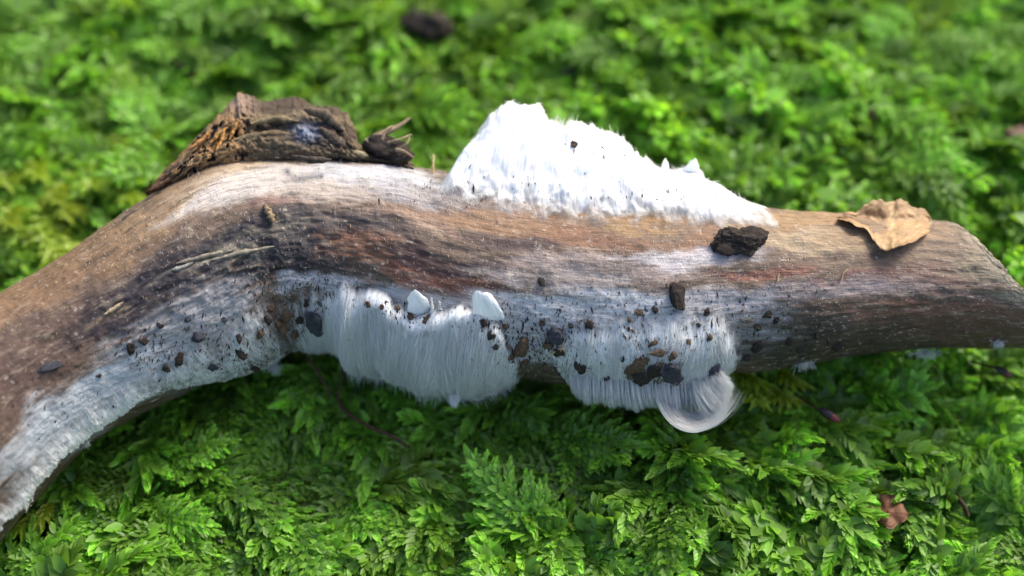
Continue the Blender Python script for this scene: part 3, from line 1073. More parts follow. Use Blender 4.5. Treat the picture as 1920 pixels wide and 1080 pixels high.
# ---- small frost tufts on the right underside
def frost_tuft(x, y, w, hgt_, label, seed):
    g = np.random.default_rng(seed)
    d = near_depth(x, y)
    paths = []
    for q in range(260):
        xs = x + g.normal() * w * 0.26
        ys = y + g.normal() * hgt_ * 0.24
        u = np.linspace(0, 1, 4)
        ln = 2 + g.random() ** 2 * 12
        an = g.normal(1.3, 1.0)
        paths.append(at_depth(xs + math.cos(an) * ln * u, ys + math.sin(an) * ln * u, d - g.random() * 0.0012 - 0.0006 * u))
    o = tubes('frost_tuft', np.array(paths), 0.00004 + g.random(260) * 0.00007, M_STR2)
    del o['kind']
    return tag(o, label, 'frost', 'frost tufts on the branch')


frost_tuft(1505, 680, 34, 22, 'small white frost tuft under the dark right part of the branch', 1)
frost_tuft(1735, 662, 56, 16, 'long pale frost tuft on the dark splinter under the branch', 2)
frost_tuft(1872, 642, 16, 12, 'tiny pale frost tuft under the broken tip of the branch', 3)
frost_tuft(512, 688, 24, 20, 'clear icy frost tuft in the corner beside the ice beard', 4)
frost_tuft(30, 940, 44, 26, 'bluish frost tuft at the foot of the slanting branch', 5)
frost_tuft(158, 828, 16, 12, 'tiny glassy frost tuft on the edge of the ice crust', 6)

# ------------------------------------------------------------------ crumbs, chips and splinters on the branch
bpy.context.view_layer.update()
TARGETS = [trunk, stub] + ICE_MESHES
INV = {o.name: o.matrix_world.inverted() for o in TARGETS}


def hit(px, py):
    """nearest point of branch or ice along the ray of a photo pixel: (point, normal) or None"""
    best = None
    d = Vector(pdir(px, py)).normalized()
    o0 = Vector(CAM)
    for o in TARGETS:
        iv = INV[o.name]
        ok, loc, nrm, _ = o.ray_cast(iv @ o0, iv.to_3x3() @ d)
        if ok:
            w = o.matrix_world @ loc
            dist = (w - o0).length
            if best is None or dist < best[2]:
                nn = (o.matrix_world.to_3x3() @ nrm).normalized()
                if nn.dot(d) > 0:
                    nn = -nn
                best = (w, nn, dist)
    return best


M_SOIL = mat_plain('dark_soil', (0.04, 0.032, 0.027), 0.9, 7.0, 0.6, 0.6, 0.15)
M_BROWN = mat_plain('brown_soil', (0.11, 0.075, 0.048), 0.9, 7.0, 0.55, 0.6, 0.15)
M_GREY = mat_plain('slate_grit', (0.05, 0.05, 0.06), 0.8, 5.0, 0.45, 0.5, 0.2)
M_STRAW = mat_plain('straw', (0.42, 0.30, 0.16), 0.7, 1500.0, 0.3)
M_PALEW = mat_plain('pale_splinter', (0.26, 0.19, 0.12), 0.75, 1500.0, 0.35)


def crumb_data(name, seed, mat, sub=2, rough=0.35, flat=0.6, angular=False):
    bm = bmesh.new()
    bmesh.ops.create_icosphere(bm, subdivisions=sub, radius=0.5)
    co = np.array([v.co for v in bm.verts])
    if angular:
        co = np.sign(co) * np.abs(co) ** 0.55 * 0.75
    n = fbm(co[:, 0] * 2.2 + seed, co[:, 1] * 2.2, co[:, 2] * 2.2, 3, seed)
    n = n * 1.0 + 0.45 * fbm(co[:, 0] * 7 + seed, co[:, 1] * 7, co[:, 2] * 7, 4, seed + 2, 0.75)
    co = co * (1 + rough * n)[:, None]
    co[:, 2] *= flat
    for v, c in zip(bm.verts, co):
        v.co = c
    me = bpy.data.meshes.new(name)
    bm.to_mesh(me)
    bm.free()
    if not angular:
        me.polygons.foreach_set('use_smooth', np.ones(len(me.polygons), dtype=bool))
    me.materials.append(mat)
    return me


CRUMB = {m.name: [crumb_data('soil_crumb', 10 + k + q * 7, m, 3, 0.95 if k != 2 else 0.5, 0.6 + 0.1 * k, k == 2) for k in range(6)]
         for q, m in enumerate((M_SOIL, M_BROWN, M_GREY))}


def crumb(px, py, w, h, label, cat='soil', group=None, mat=M_SOIL, name='soil_crumb', rot=0.0, tall=0.6, sink=0.22, var=None):
    r = hit(px, py)
    if r is None:
        return None
    p, n, dist = r
    sc_ = dist / F * (0.8 if max(w, h) < 27 else 1.0)
    me = random.choice(CRUMB[mat.name]) if var is None else CRUMB[mat.name][var]
    o = bpy.data.objects.new(name, me)
    COL.objects.link(o)
    z = n
    x = (Vector(RT) * math.cos(rot) - Vector(UP) * math.sin(rot))
    x = (x - z * x.dot(z)).normalized()
    y = z.cross(x)
    M = Matrix((x, y, z)).transposed().to_4x4()
    hh = min(w, h) * sc_ * tall
    cosv = max(0.45, abs(n.dot(Vector(FW))))
    o.matrix_world = Matrix.Translation(p + n * hh * (0.3 - sink)) @ M @ Matrix.Diagonal((w * sc_ * 1.05, h * sc_ * 1.05 / cosv, hh * 1.7, 1))
    return tag(o, label, cat, group)


CRUMB[M_SOIL.name].append(crumb_data('soil_clod', 63, M_SOIL, 5, 0.8, 0.75))
crumb(1380, 452, 86, 50, 'large flat dark brown chip of soil resting on the tan wood', 'soil clod', None, M_SOIL, 'soil_clod', 0.06, 0.62, 0.1, 6)
crumb(1270, 556, 30, 42, 'small blocky black crumb on grey wood below the flat chip', 'soil crumb', None, M_SOIL, rot=0.1, var=2)
crumb(1016, 529, 15, 18, 'tiny black crumb alone on the bare middle of the branch', 'soil crumb', None, M_SOIL)
crumb(590, 606, 30, 30, 'square slate-grey chip at the left end of the ice beard', 'chip', None, M_GREY, 'stone_chip', 0.2, 0.4, 0.1, 2)
crumb(1042, 628, 38, 34, 'bluish grey chip set in a ring of soil between beard and curl', 'chip', None, M_GREY, 'stone_chip', 0.1, 0.5, 0.15, 1)
crumb(1335, 699, 24, 26, 'rounded grey-brown grit stone on the rim of the ice curl', 'chip', None, M_GREY, 'stone_chip', 0.3, 0.7, 0.1, 0)
crumb(1133, 722, 16, 30, 'upright dark sliver of soil on the hanging ice sheet', 'soil crumb', None, M_SOIL, rot=0.15, var=3)
crumb(1090, 687, 28, 20, 'dark oval crumb at the left edge of the ice sheet', 'soil crumb', None, M_SOIL)
crumb(1167, 673, 9, 10, 'pinhead black crumb on clean ice left of the soil clump', 'soil crumb', None, M_SOIL)
crumb(95, 686, 44, 20, 'dark bluish sliver of bark on the slanting part of the branch', 'bark chip', None, M_GREY, 'bark_chip', -0.45, 0.35, 0.2, 1)
crumb(1725, 662, 76, 26, 'black splinter of bark with frost clinging under the right half of the branch', 'bark chip', None, M_SOIL, 'bark_chip', -0.12, 0.6, 0.1, 1)
crumb(1076, 271, 16, 12, 'brown crumb near the crest of the upper ice ruffle', 'soil crumb', None, M_BROWN)
crumb(832, 300, 10, 30, 'dark upright sliver at the left end of the ice ruffle', 'bark chip', None, M_SOIL, 'bark_chip', 0.2)
# the clump of brown soil on the ice sheet
g = random.Random(4)
for (x, y, w, h, m) in [(1210, 672, 30, 18, M_BROWN), (1240, 680, 26, 20, M_BROWN), (1195, 690, 34, 20, M_BROWN), (1225, 694, 30, 24, M_SOIL),
                        (1258, 700, 34, 30, M_GREY), (1205, 708, 40, 20, M_SOIL), (1240, 712, 26, 20, M_BROWN), (1262, 722, 24, 20, M_BROWN),
                        (1180, 705, 24, 14, M_BROWN), (1270, 690, 18, 26, M_BROWN), (1245, 660, 40, 12, M_BROWN), (1262, 668, 18, 18, M_BROWN),
                        (1225, 645, 20, 10, M_BROWN)]:
    crumb(x, y, w, h, 'brown soil crumb in the clump on the right ice sheet', 'soil crumb', 'soil clump on the ice sheet', m, rot=g.uniform(-.6, .6), tall=0.5)
for (x, y, w, h) in [(905, 606, 14, 16), (920, 628, 18, 18), (948, 612, 14, 12), (930, 650, 20, 10), (978, 655, 20, 34), (960, 668, 18, 10), (985, 680, 14, 12)]:
    crumb(x, y, w, h, 'brown crumb on the right shoulder of the ice beard', 'soil crumb', 'crumbs on the ice beard', g.choice([M_SOIL, M_BROWN]), rot=g.uniform(-.6, .6))
for (x, y, w, h) in [(770, 592, 18, 14), (745, 578, 14, 10), (716, 575, 10, 10), (690, 570, 12, 12), (800, 600, 10, 16)]:
    crumb(x, y, w, h, 'brown crumb just below the upright ice flakes', 'soil crumb', 'crumbs below the ice flakes', M_BROWN, rot=g.uniform(-.6, .6))
for (x, y, w, h) in [(1104, 608, 18, 16), (1016, 606, 14, 12), (1070, 612, 12, 10), (1028, 650, 20, 14), (1045, 660, 26, 16), (1180, 600, 12, 10), (1200, 585, 16, 12),
                     (1228, 582, 14, 16), (1325, 585, 14, 14), (1330, 632, 16, 14), (1290, 640, 10, 12), (1178, 617, 7, 8), (1186, 620, 7, 8), (1310, 610, 9, 9)]:
    crumb(x, y, w, h, 'dark crumb scattered over the upper part of the right ice sheet', 'soil crumb', 'crumbs on the right ice sheet', g.choice([M_SOIL, M_BROWN, M_SOIL]), rot=g.uniform(-.6, .6))
for (x, y, w, h) in [(335, 672, 16, 24), (372, 632, 24, 18), (452, 664, 14, 22), (448, 636, 12, 16), (245, 655, 16, 24), (270, 640, 18, 10), (300, 610, 12, 10), (400, 690, 18, 12),
                     (352, 600, 12, 8), (480, 690, 16, 14), (312, 690, 14, 14), (185, 705, 9, 8), (420, 600, 10, 9)]:
    crumb(x, y, w, h, 'dark soil crumb stuck in the grey ice crust on the slanting branch', 'soil crumb', 'crumbs on the left ice crust', g.choice([M_SOIL, M_SOIL, M_GREY]), rot=g.uniform(-.8, .4))
for (x, y, w, h) in [(510, 575, 18, 14), (540, 592, 24, 16), (525, 612, 20, 22), (560, 600, 16, 14), (555, 625, 22, 12), (500, 600, 14, 16), (575, 570, 10, 12), (600, 570, 9, 14), (488, 628, 14, 12)]:
    crumb(x, y, w, h, 'brown crumb in the dirty patch left of the ice beard', 'soil crumb', 'crumbs in the dirty patch', g.choice([M_SOIL, M_BROWN]), rot=g.uniform(-.8, .4))
for (x, y, w, h) in [(1440, 590, 20, 14), (1420, 615, 16, 14), (1480, 640, 14, 12), (1455, 600, 12, 14), (1500, 655, 20, 12), (1420, 650, 20, 16), (1530, 630, 12, 10), (1570, 650, 18, 12), (1400, 670, 14, 12)]:
    crumb(x, y, w, h, 'dark crumb on the blackened wood right of the ice curl', 'soil crumb', 'crumbs on the blackened wood', M_SOIL, rot=g.uniform(-.6, .6))


# tiny specks: far too small to pick apart, combed along the strands
def specks(name, clusters, mat, seed, size=(0.00004, 0.0002), label=None):
    g = np.random.default_rng(seed)
    vs_, fs_ = [], []
    for (cx, cy, rx, ry, n) in clusters:
        for q in range(n):
            r = hit(cx + g.normal() * rx * 0.5, cy + g.normal() * ry * 0.5)
            if r is None:
                continue
            p, nn, dist = r
            a = size[0] + g.random() ** 2 * (size[1] - size[0])
            b = a * (0.8 + g.random() ** 2 * 5)
            up = Vector(UP) + Vector(RT) * g.normal() * 0.25
            up = (up - nn * up.dot(nn)).normalized()
            sd = nn.cross(up)
            p = p + nn * a * 0.15
            k = len(vs_)
            vs_ += [p + up * b, p - up * b, p + sd * a, p - sd * a * 0.8, p + nn * a * 1.2, p - nn * a]
            fs_ += [(k, k + 2, k + 4), (k + 2, k + 1, k + 4), (k + 1, k + 3, k + 4), (k + 3, k, k + 4),
                    (k + 2, k, k + 5), (k + 1, k + 2, k + 5), (k + 3, k + 1, k + 5), (k, k + 3, k + 5)]
    o = new_mesh(name, [tuple(v) for v in vs_], fs_, mat, None, False)
    return tag(o, label, 'soil', None, 'stuff')


SPK = [
    (770, 588, 60, 22, 60), (700, 574, 60, 20, 25), (920, 610, 80, 44, 130), (960, 655, 70, 50, 120), (1040, 625, 70, 60, 150), (1100, 608, 24, 20, 30),
    (1030, 680, 110, 44, 160), (1225, 690, 110, 70, 220), (1240, 655, 70, 24, 60), (1200, 590, 90, 40, 50), (1330, 620, 60, 70, 60), (1290, 670, 60, 50, 40),
    (540, 590, 110, 70, 220), (560, 540, 120, 24, 60), (470, 680, 110, 44, 120), (350, 640, 160, 80, 150), (240, 640, 90, 50, 70), (600, 580, 30, 60, 40),
    (1075, 270, 20, 10, 10), (1130, 280, 60, 40, 8), (1000, 350, 240, 40, 24), (1250, 365, 160, 16, 20), (860, 380, 120, 20, 20), (800, 352, 12, 14, 8),
    (1460, 620, 130, 90, 140), (120, 760, 200, 80, 40), (1130, 560, 260, 40, 40)]
specks('soil_specks', [(x, y, w, h, int(n * 1.0)) for x, y, w, h, n in SPK], M_SOIL, 3, label='fine dark soil specks sprinkled over the ice')
specks('bark_dust', [(x, y, w, h, int(n * 1.3)) for x, y, w, h, n in SPK], M_BROWN, 8, (0.00004, 0.00014), 'fine brown bark dust sprinkled over the ice')

specks('straw_specks', [
    (250, 420, 420, 130, 300), (380, 270, 90, 90, 60), (560, 420, 360, 90, 120), (1350, 430, 420, 60, 90), (1600, 560, 420, 120, 120), (900, 440, 360, 60, 50),
    (300, 520, 360, 120, 150), (1480, 640, 220, 60, 90), (120, 620, 240, 120, 90)],
    M_STRAW, 4, (0.00004, 0.00011), label='fine straw-coloured frost-tipped fibres over the bare wood')

# frost needles growing on the bare wood
g = np.random.default_rng(12)
paths = []
for (cx, cy, rx, ry, n) in [(560, 335, 260, 40, 420), (740, 335, 160, 36, 260), (850, 375, 200, 30, 220), (1250, 490, 260, 40, 420), (1100, 540, 360, 40, 420), (1450, 545, 260, 40, 260),
                            (600, 530, 160, 24, 260), (400, 460, 420, 90, 240), (1650, 560, 300, 60, 160), (1400, 560, 160, 50, 200)]:
    for q in range(n):
        r = hit(cx + g.normal() * rx * 0.5, cy + g.normal() * ry * 0.5)
        if r is None:
            continue
        p, nn, dist = r
        dvec = (nn + Vector(UP) * 0.6 + Vector(RT) * g.normal() * 0.5).normalized()
        L = 0.0002 + g.random() ** 2 * 0.0008
        paths.append([np.array(p - nn * 0.00005 + dvec * L * t) for t in (0, 0.5, 1)])
o = tubes('frost_needles', np.array(paths), np.full(len(paths), 0.000035), M_STR)
put_under(o, branch)


def rod(name, pts, r0, r1, mat, seed=0, sides=8, wob=0.12):
    """tapered round stem through world points, with slight knobbles"""
    n = 28
    P = catmull(np.asarray(pts), n)
    t = np.gradient(P, axis=0)
    t /= np.linalg.norm(t, axis=1)[:, None]
    a = np.cross(t, np.array([0.2, 0.3, 0.93]))
    a /= np.linalg.norm(a, axis=1)[:, None]
    b = np.cross(t, a)
    u = np.linspace(0, 1, n)
    r = (r0 + (r1 - r0) * u) * (1 + wob * vnoise(u * 9, 0, 0, seed))
    R = np.stack([P + (a * math.cos(q) + b * math.sin(q)) * r[:, None] for q in np.arange(sides) * 2 * math.pi / sides], 1)
    vv = np.concatenate([R.reshape(-1, 3), P[:1], P[-1:]])
    f = [tuple(x) for x in grid_faces(n, sides, True)]
    k = n * sides
    f += [(k, (j + 1) % sides, j) for j in range(sides)] + [(k + 1, (n - 1) * sides + j, (n - 1) * sides + (j + 1) % sides) for j in range(sides)]
    return new_mesh(name, vv, f, mat)


def pxd(lst):
    return np.array([at_depth(np.array(x), np.array(y), np.array(d)) for x, y, d in lst])


ds = near_depth(720, 320)
tag(rod('wood_splinter', pxd([(690, 268, ds + .003), (715, 252, ds + .003), (745, 238, ds + .004), (769, 221, ds + .005)]), 0.0009, 0.0002, M_PALEW, 2),
    'pale brown splinter pointing away from the clod beside the stub', 'splinter')
for k, q in enumerate([[(728, 268, ds + .002), (748, 262, ds + .0015), (771, 252, ds + .003)], [(748, 280, ds + .001), (762, 270, ds + .0005), (768, 256, ds + .001)],
                       [(742, 280, ds), (758, 284, ds - .0005), (776, 296, ds + .001)], [(716, 262, ds + .002), (724, 244, ds + .002), (736, 236, ds + .003)]]):
    tag(rod('wood_splinter', pxd(q), 0.00035, 0.00015, M_PALEW, 4 + k), 'short thin splinter sticking out of the dark clod beside the stub', 'splinter', 'thin splinters beside the stub')
tag(rod('wood_splinter', pxd([(812, 330, ds + .0005), (812, 306, ds + .001), (813, 290, ds + .002)]), 0.0003, 0.00015, M_STRAW, 9),
    'tiny orange upright splinter left of the ice ruffle', 'splinter')
for (pts, lab) in [
        ([(1034, 662), (1044, 655), (1055, 652), (1060, 660)], 'short straw fibre lying across the soil between beard and curl'),
        ([(1050, 668), (1054, 650), (1058, 644)], 'tiny straw fibre crossing another beside the grey chip'),
        ([(1576, 524), (1580, 515), (1588, 506)], 'hair-thin pale straw stuck upright on the right part of the branch'),
        ([(1457, 528), (1458, 520), (1460, 512)], 'hair-thin straw near the red streak in the wood')]:
    P = []
    for x, y in pts:
        r = hit(x, y)
        P.append(np.array(r[0] + r[1] * 0.0003))
    tag(rod('straw_fibre', P, 0.00022 if 'short' in lab else 0.00014, 0.0001, M_STRAW, 3, 6), lab, 'straw')
P = [np.array((lambda r: r[0] + r[1] * 0.0003)(hit(x, y))) for x, y in [(798, 345), (802, 352), (803, 362), (804, 356)]]

# ------------------------------------------------------------------ curled dry leaf on the right part of the branch
M_LEAF = mat_vcol('dry_leaf', 0.6, 0.5, 900.0, 0.3)
up_e = poly([(1571, 406), (1600, 402), (1640, 392), (1690, 394), (1730, 402), (1744, 418)], 60)
lo_e = poly([(1572, 411), (1600, 420), (1624, 430), (1638, 452), (1652, 468), (1666, 473), (1690, 462), (1716, 450), (1742, 436)], 60)
def torn(E, a_, seed):
    t_ = np.linspace(0, 1, len(E))
    E = E.copy()
    E[:, 1] += (fbm(t_ * 9, 0, 0, 4, seed, 0.65) * a_ + fbm(t_ * 40, 0, 0, 2, seed + 1) * a_ * 0.35) * np.sin(np.pi * t_) ** 0.4
    E[:, 0] += fbm(t_ * 11, 3, 0, 3, seed + 2) * a_ * 0.6
    return E


up_e, lo_e = torn(up_e, 7, 71), torn(lo_e, 6, 75)
m = 26
v = np.linspace(-0.25, 1, m)[None, :, None]
Q = up_e[:, None, :] * (1 - v) + lo_e[:, None, :] * v
lift = np.zeros(Q.shape[:2])
base_d = np.zeros(Q.shape[:2])
for i in range(60):
    for j in range(m):
        base_d[i, j] = near_depth(Q[i, j, 0], max(Q[i, j, 1], 412))
vv_ = np.broadcast_to(v[..., 0], lift.shape)
uu_ = np.broadcast_to(np.linspace(0, 1, 60)[:, None], lift.shape)
lift = 0.0005 + 0.0024 * np.clip(vv_, 0, 1) ** 2.2 + 0.0009 * np.sin(uu_ * 9 + 1) * np.clip(vv_ + 0.1, 0, 1) + fbm(uu_ * 7, vv_ * 4, 0, 4, 77, 0.6) * 0.0009 - 0.003 * np.clip(-vv_, 0, 1)
A = at_depth(Q[..., 0], Q[..., 1], base_d - lift)
B = at_depth(Q[..., 0], Q[..., 1], base_d - lift + 0.00018)
colL = np.zeros(A.shape) + lin((158, 128, 92))
vein = np.exp(-((uu_ - 0.55 - 0.1 * vv_) / 0.03) ** 2)[..., None] * 0.5
colL = colL * (1 - vein) + lin((206, 176, 128)) * vein
sv_ = sstep(0.75, 0.98, np.sin((vv_ * 1.1 + np.abs(uu_ - 0.55 - 0.1 * vv_) * 1.6) * 30))[..., None] * 0.3
colL = colL * (1 - sv_) + lin((196, 164, 116)) * sv_
colL *= (1 + 0.35 * fbm(uu_ * 8, vv_ * 5, 2, 4, 79))[..., None]
edge = (sstep(0.9, 1.0, vv_) * 0.5)[..., None] + (1 - sstep(0.05, 0.2, uu_))[..., None] * 0.5
colL = colL * (1 - np.clip(edge, 0, 1)) + lin((112, 72, 44)) * np.clip(edge, 0, 1)
n0 = 60 * m
f = grid_faces(60, m)
rim = np.array(list(range(m)) + [i * m + m - 1 for i in range(1, 60)] + [59 * m + j for j in range(m - 2, -1, -1)] + [i * m for i in range(58, 0, -1)])
rn = np.roll(rim, -1)
leaf = new_mesh('dry_leaf', np.concatenate([A.reshape(-1, 3), B.reshape(-1, 3)]), np.concatenate([f[:, ::-1], f + n0, np.stack([rim, rim + n0, rn + n0, rn], -1)]),
                M_LEAF, None, True, np.concatenate([colL.reshape(-1, 3)] * 2))
tag(leaf, 'curled tan scrap of dry leaf draped over the branch near its tip', 'leaf')

# ------------------------------------------------------------------ ground
XB = np.sinh(np.linspace(-4.6, 4.6, 240)) / math.sinh(4.6) * 3.0
YB = np.sinh(np.linspace(-4.6, 4.6, 240)) / math.sinh(4.6) * 3.0 + 0.02


def gz(x, y):
    z = fbm(np.asarray(x) / 0.055 + 7.3, np.asarray(y) / 0.055, 0, 3, 901) * 0.0065 - 0.001
    return z


GX, GY = np.meshgrid(XB, YB, indexing='ij')
GZ = gz(GX, GY) - 0.0015
NG_ = Nodes('leaf_mould')
tc = NG_.n('ShaderNodeTexCoord')
nz = NG_.n('ShaderNodeTexNoise', i_Scale=420.0, i_Detail=6.0)
NG_.l(tc.outputs['Object'], nz.inputs['Vector'])
cr = NG_.n('ShaderNodeValToRGB')
cr.color_ramp.elements[0].position = 0.35
cr.color_ramp.elements[1].position = 0.7
cr.color_ramp.elements[0].color = (0.010, 0.012, 0.006, 1)
cr.color_ramp.elements[1].color = (0.03, 0.05, 0.012, 1)
NG_.l(nz.outputs[0], cr.inputs[0])
NG_.l(cr.outputs[0], NG_.b.inputs['Base Color'])
NG_.b.inputs['Roughness'].default_value = 0.9
ground = new_mesh('ground', np.stack([GX, GY, GZ], -1).reshape(-1, 3), grid_faces(240, 240), NG_.m)
tag(ground, 'dark soil under the moss', 'ground', None, 'structure')

# ------------------------------------------------------------------ moss
LEAF_T = np.array([0.0, 0.38, 0.74])
LEAF_W = np.array([0.26, 0.5, 0.34])


class Frond:
    def __init__(self, seed):
        self.g = np.random.default_rng(seed)
        self.v, self.f, self.c = [], [], []
        self.sv, self.sf, self.sc = [], [], []

    def leaf(self, p, d, n, L, W, age, cup=0.25, droop=0.15):
        """small keeled leaf: base p, direction d, upper side n"""
        g = self.g
        d = d / np.linalg.norm(d)
        s = np.cross(d, n)
        s /= np.linalg.norm(s) + 1e-9
        n = np.cross(s, d)
        k = len(self.v)
        rnd = g.random()
        for t, w in zip(LEAF_T, LEAF_W):
            c = p + d * L * t - n * droop * L * t * t
            for e in (-1, 0, 1):
                self.v.append(c + s * e * w * W + n * (abs(e) * cup * w * W))
                self.c.append((min(1, max(0, age + 0.25 * (t - 0.4))), rnd, 0))
        self.v.append(p + d * L - n * droop * L)
        self.c.append((min(1, age + 0.3), rnd, 0))
        for a in (0, 3):
            self.f += [(k + a, k + a + 1, k + a + 4, k + a + 3), (k + a + 1, k + a + 2, k + a + 5, k + a + 4)]
        self.f += [(k + 6, k + 7, k + 9), (k + 7, k + 8, k + 9)]

    def stem(self, P, r0, r1, age=0.1):
        P = np.asarray(P)
        n = len(P)
        t = np.gradient(P, axis=0)
        t /= np.linalg.norm(t, axis=1)[:, None] + 1e-9
        a = np.cross(t, np.array([0.3, 0.1, 0.95]))
        a /= np.linalg.norm(a, axis=1)[:, None] + 1e-9
        b = np.cross(t, a)
        k = len(self.sv)
        for i in range(n):
            r = r0 + (r1 - r0) * i / (n - 1)
            for q in range(3):
                an = q * 2.094
                self.sv.append(P[i] + (a[i] * math.cos(an) + b[i] * math.sin(an)) * r)
                self.sc.append((age, 0.4, 0))
        for i in range(n - 1):
            for q in range(3):
                self.sf.append((k + i * 3 + q, k + (i + 1) * 3 + q, k + (i + 1) * 3 + (q + 1) % 3, k + i * 3 + (q + 1) % 3))

    def twig(self, p, d, up, length, leafL, leafW, step, age0, age1, curl=0.0, nrow=3, spread=0.75, bud=True, taper=0.5):
        """leafy branchlet: leaves in a loose spiral, youngest and palest at the tip"""
        g = self.g
        n = max(3, int(length / step))
        pts = [p]
        d = d / np.linalg.norm(d)
        cur = p
        dirs = []
        for i in range(n):
            d = d - up * curl / n + g.normal(0, 0.05, 3)
            d /= np.linalg.norm(d)
            cur = cur + d * step
            pts.append(cur)
            dirs.append(d)
        self.stem(pts, leafW * 0.18, leafW * 0.08)
        for i in range(n):
            t = (i + 1) / n
            dd = dirs[i]
            s = np.cross(dd, up)
            s /= np.linalg.norm(s) + 1e-9
            u = np.cross(s, dd)
            L = leafL * (1 - taper * t * t) * (0.8 + 0.4 * g.random())
            for r in range(nrow):
                an = (i * 2.4 + r * 2 * math.pi / nrow) + g.normal(0, 0.25)
                out = s * math.cos(an) + u * math.sin(an) * 0.75 + u * 0.15
                spr = spread * (1 - 0.45 * t)
                ld = dd * (1 - spr * 0.45) + out * spr
                self.leaf(pts[i + 1] - dd * step * 0.5, ld, u * 0.8 + dd * 0.8 * 0 - out * 0.35 + u * 0.2, L, leafW * (1 - 0.35 * t), age0 + (age1 - age0) * t ** 1.5 + g.normal(0, 0.06))
        if bud:
            for q in range(4):
                an = q * 1.6 + g.random()
                s = np.cross(dirs[-1], up)
                s /= np.linalg.norm(s) + 1e-9
                u = np.cross(s, dirs[-1])
                out = s * math.cos(an) + u * math.sin(an)
                self.leaf(pts[-1] - dirs[-1] * step * 0.6, dirs[-1] + out * 0.22, -out, leafL * 0.85, leafW * 0.75, age1 + 0.15, 0.5, -0.05)
        return pts, dirs

    def data(self, name, mats):
        nl = len(self.v)
        vv = np.array(self.v + self.sv)
        me = bpy.data.meshes.new(name)
        me.from_pydata([tuple(x) for x in vv], [], self.f + [tuple(q + nl for q in f) for f in self.sf])
        me.polygons.foreach_set('use_smooth', np.ones(len(me.polygons), dtype=bool))
        at = me.color_attributes.new('Col', 'FLOAT_COLOR', 'POINT')
        c4 = np.ones((len(vv), 4))
        c4[:, :3] = np.array(self.c + self.sc)
        at.data.foreach_set('color', c4.ravel())
        for m_ in mats:
            me.materials.append(m_)
        return me


UPV = np.array([0.0, 0, 1])


def frond_pinnate(seed):
    """feathery shoot: arching main stem with two ranks of leafy side branchlets"""
    fr = Frond(seed)
    g = fr.g
    L = 0.012 + g.random() * 0.005
    n = 15
    pts, d = [np.zeros(3)], np.array([0.12 * g.normal(), 0.85, 0.55])
    d /= np.linalg.norm(d)
    bend = 0.7 + 0.4 * g.random()
    side = g.normal(0, 0.25)
    for i in range(n):
        d = d + np.array([side / n, 0, -bend / n])
        d /= np.linalg.norm(d)
        pts.append(pts[-1] + d * L / n)
    fr.stem(pts, 0.00022, 0.0001)
    for i in range(2, n):
        t = i / n
        dd = pts[min(i + 1, n)] - pts[i - 1]
        dd /= np.linalg.norm(dd)
        s = np.cross(dd, UPV)
        s /= np.linalg.norm(s)
        u = np.cross(s, dd)
        bl = (0.0042 * math.sin(math.pi * min(1, 0.25 + t * 0.72)) + 0.0006) * (0.75 + 0.5 * g.random())
        for e in (-1, 1):
            if g.random() < 0.08:
                continue
            bd = dd * (0.55 + 0.35 * t) + s * e * 0.85 + u * (0.12 + 0.12 * g.normal())
            fr.twig(pts[i] + dd * g.normal() * 0.0001, bd, u, bl, 0.00115, 0.00062, 0.00042, 0.12 + 0.35 * t, 0.55 + 0.3 * t, 0.35, 2, 0.8, True)
    fr.twig(pts[-2], pts[-1] - pts[-2], UPV, 0.0026, 0.0012, 0.0007, 0.00042, 0.5, 0.95, 0.3, 3, 0.7)
    # leaves clothing the main stem
    for i in range(1, n):
        dd = pts[i] - pts[i - 1]
        dd = dd / np.linalg.norm(dd)
        for r in range(3):
            an = g.random() * 6.28
            s = np.cross(dd, UPV)
            out = s * math.cos(an) + UPV * abs(math.sin(an))
            fr.leaf(pts[i], dd * 0.8 + out * 0.6, UPV - out * 0.3, 0.0013, 0.0008, 0.3 + 0.3 * i / n)
    return fr


def frond_catkin(seed):
    """plump shoot with a few stubby branches, each closely wrapped in larger pointed leaves and ending in a pale bud"""
    fr = Frond(seed)
    g = fr.g
    d = np.array([0.1 * g.normal(), 0.85, 0.5])
    pts, dirs = fr.twig(np.zeros(3), d, UPV, 0.010 + 0.004 * g.random(), 0.0024, 0.00125, 0.00062, 0.15, 0.75, 0.75, 3, 0.72)
    n = len(dirs)
    for i in range(3, n - 2, 2):
        dd = dirs[i]
        s = np.cross(dd, UPV)
        s /= np.linalg.norm(s)
        e = 1 if (i // 2) % 2 else -1
        bd = dd * 0.7 + s * e * 0.75 + UPV * 0.15 * g.normal()
        fr.twig(pts[i], bd, UPV, 0.0036 + 0.0026 * g.random(), 0.0020, 0.0011, 0.00058, 0.25, 0.9, 0.4, 3, 0.68)
    return fr


def frond_leafy(seed):
    """loose shoot with rounder, spreading leaves"""
    fr = Frond(seed)
    g = fr.g
    d = np.array([0.15 * g.normal(), 0.7, 0.7])
    pts, dirs = fr.twig(np.zeros(3), d, UPV, 0.010 + 0.003 * g.random(), 0.0027, 0.0018, 0.0008, 0.25, 0.75, 0.7, 2, 0.95, True, 0.35)
    n = len(dirs)
    for i in range(3, n - 1, 3):
        s = np.cross(dirs[i], UPV)
        s /= np.linalg.norm(s)
        e = 1 if g.random() < 0.5 else -1
        fr.twig(pts[i], dirs[i] * 0.6 + s * e * 0.8 + UPV * 0.2, UPV, 0.0045, 0.0024, 0.0016, 0.0008, 0.3, 0.8, 0.4, 2, 0.95, True, 0.3)
    return fr


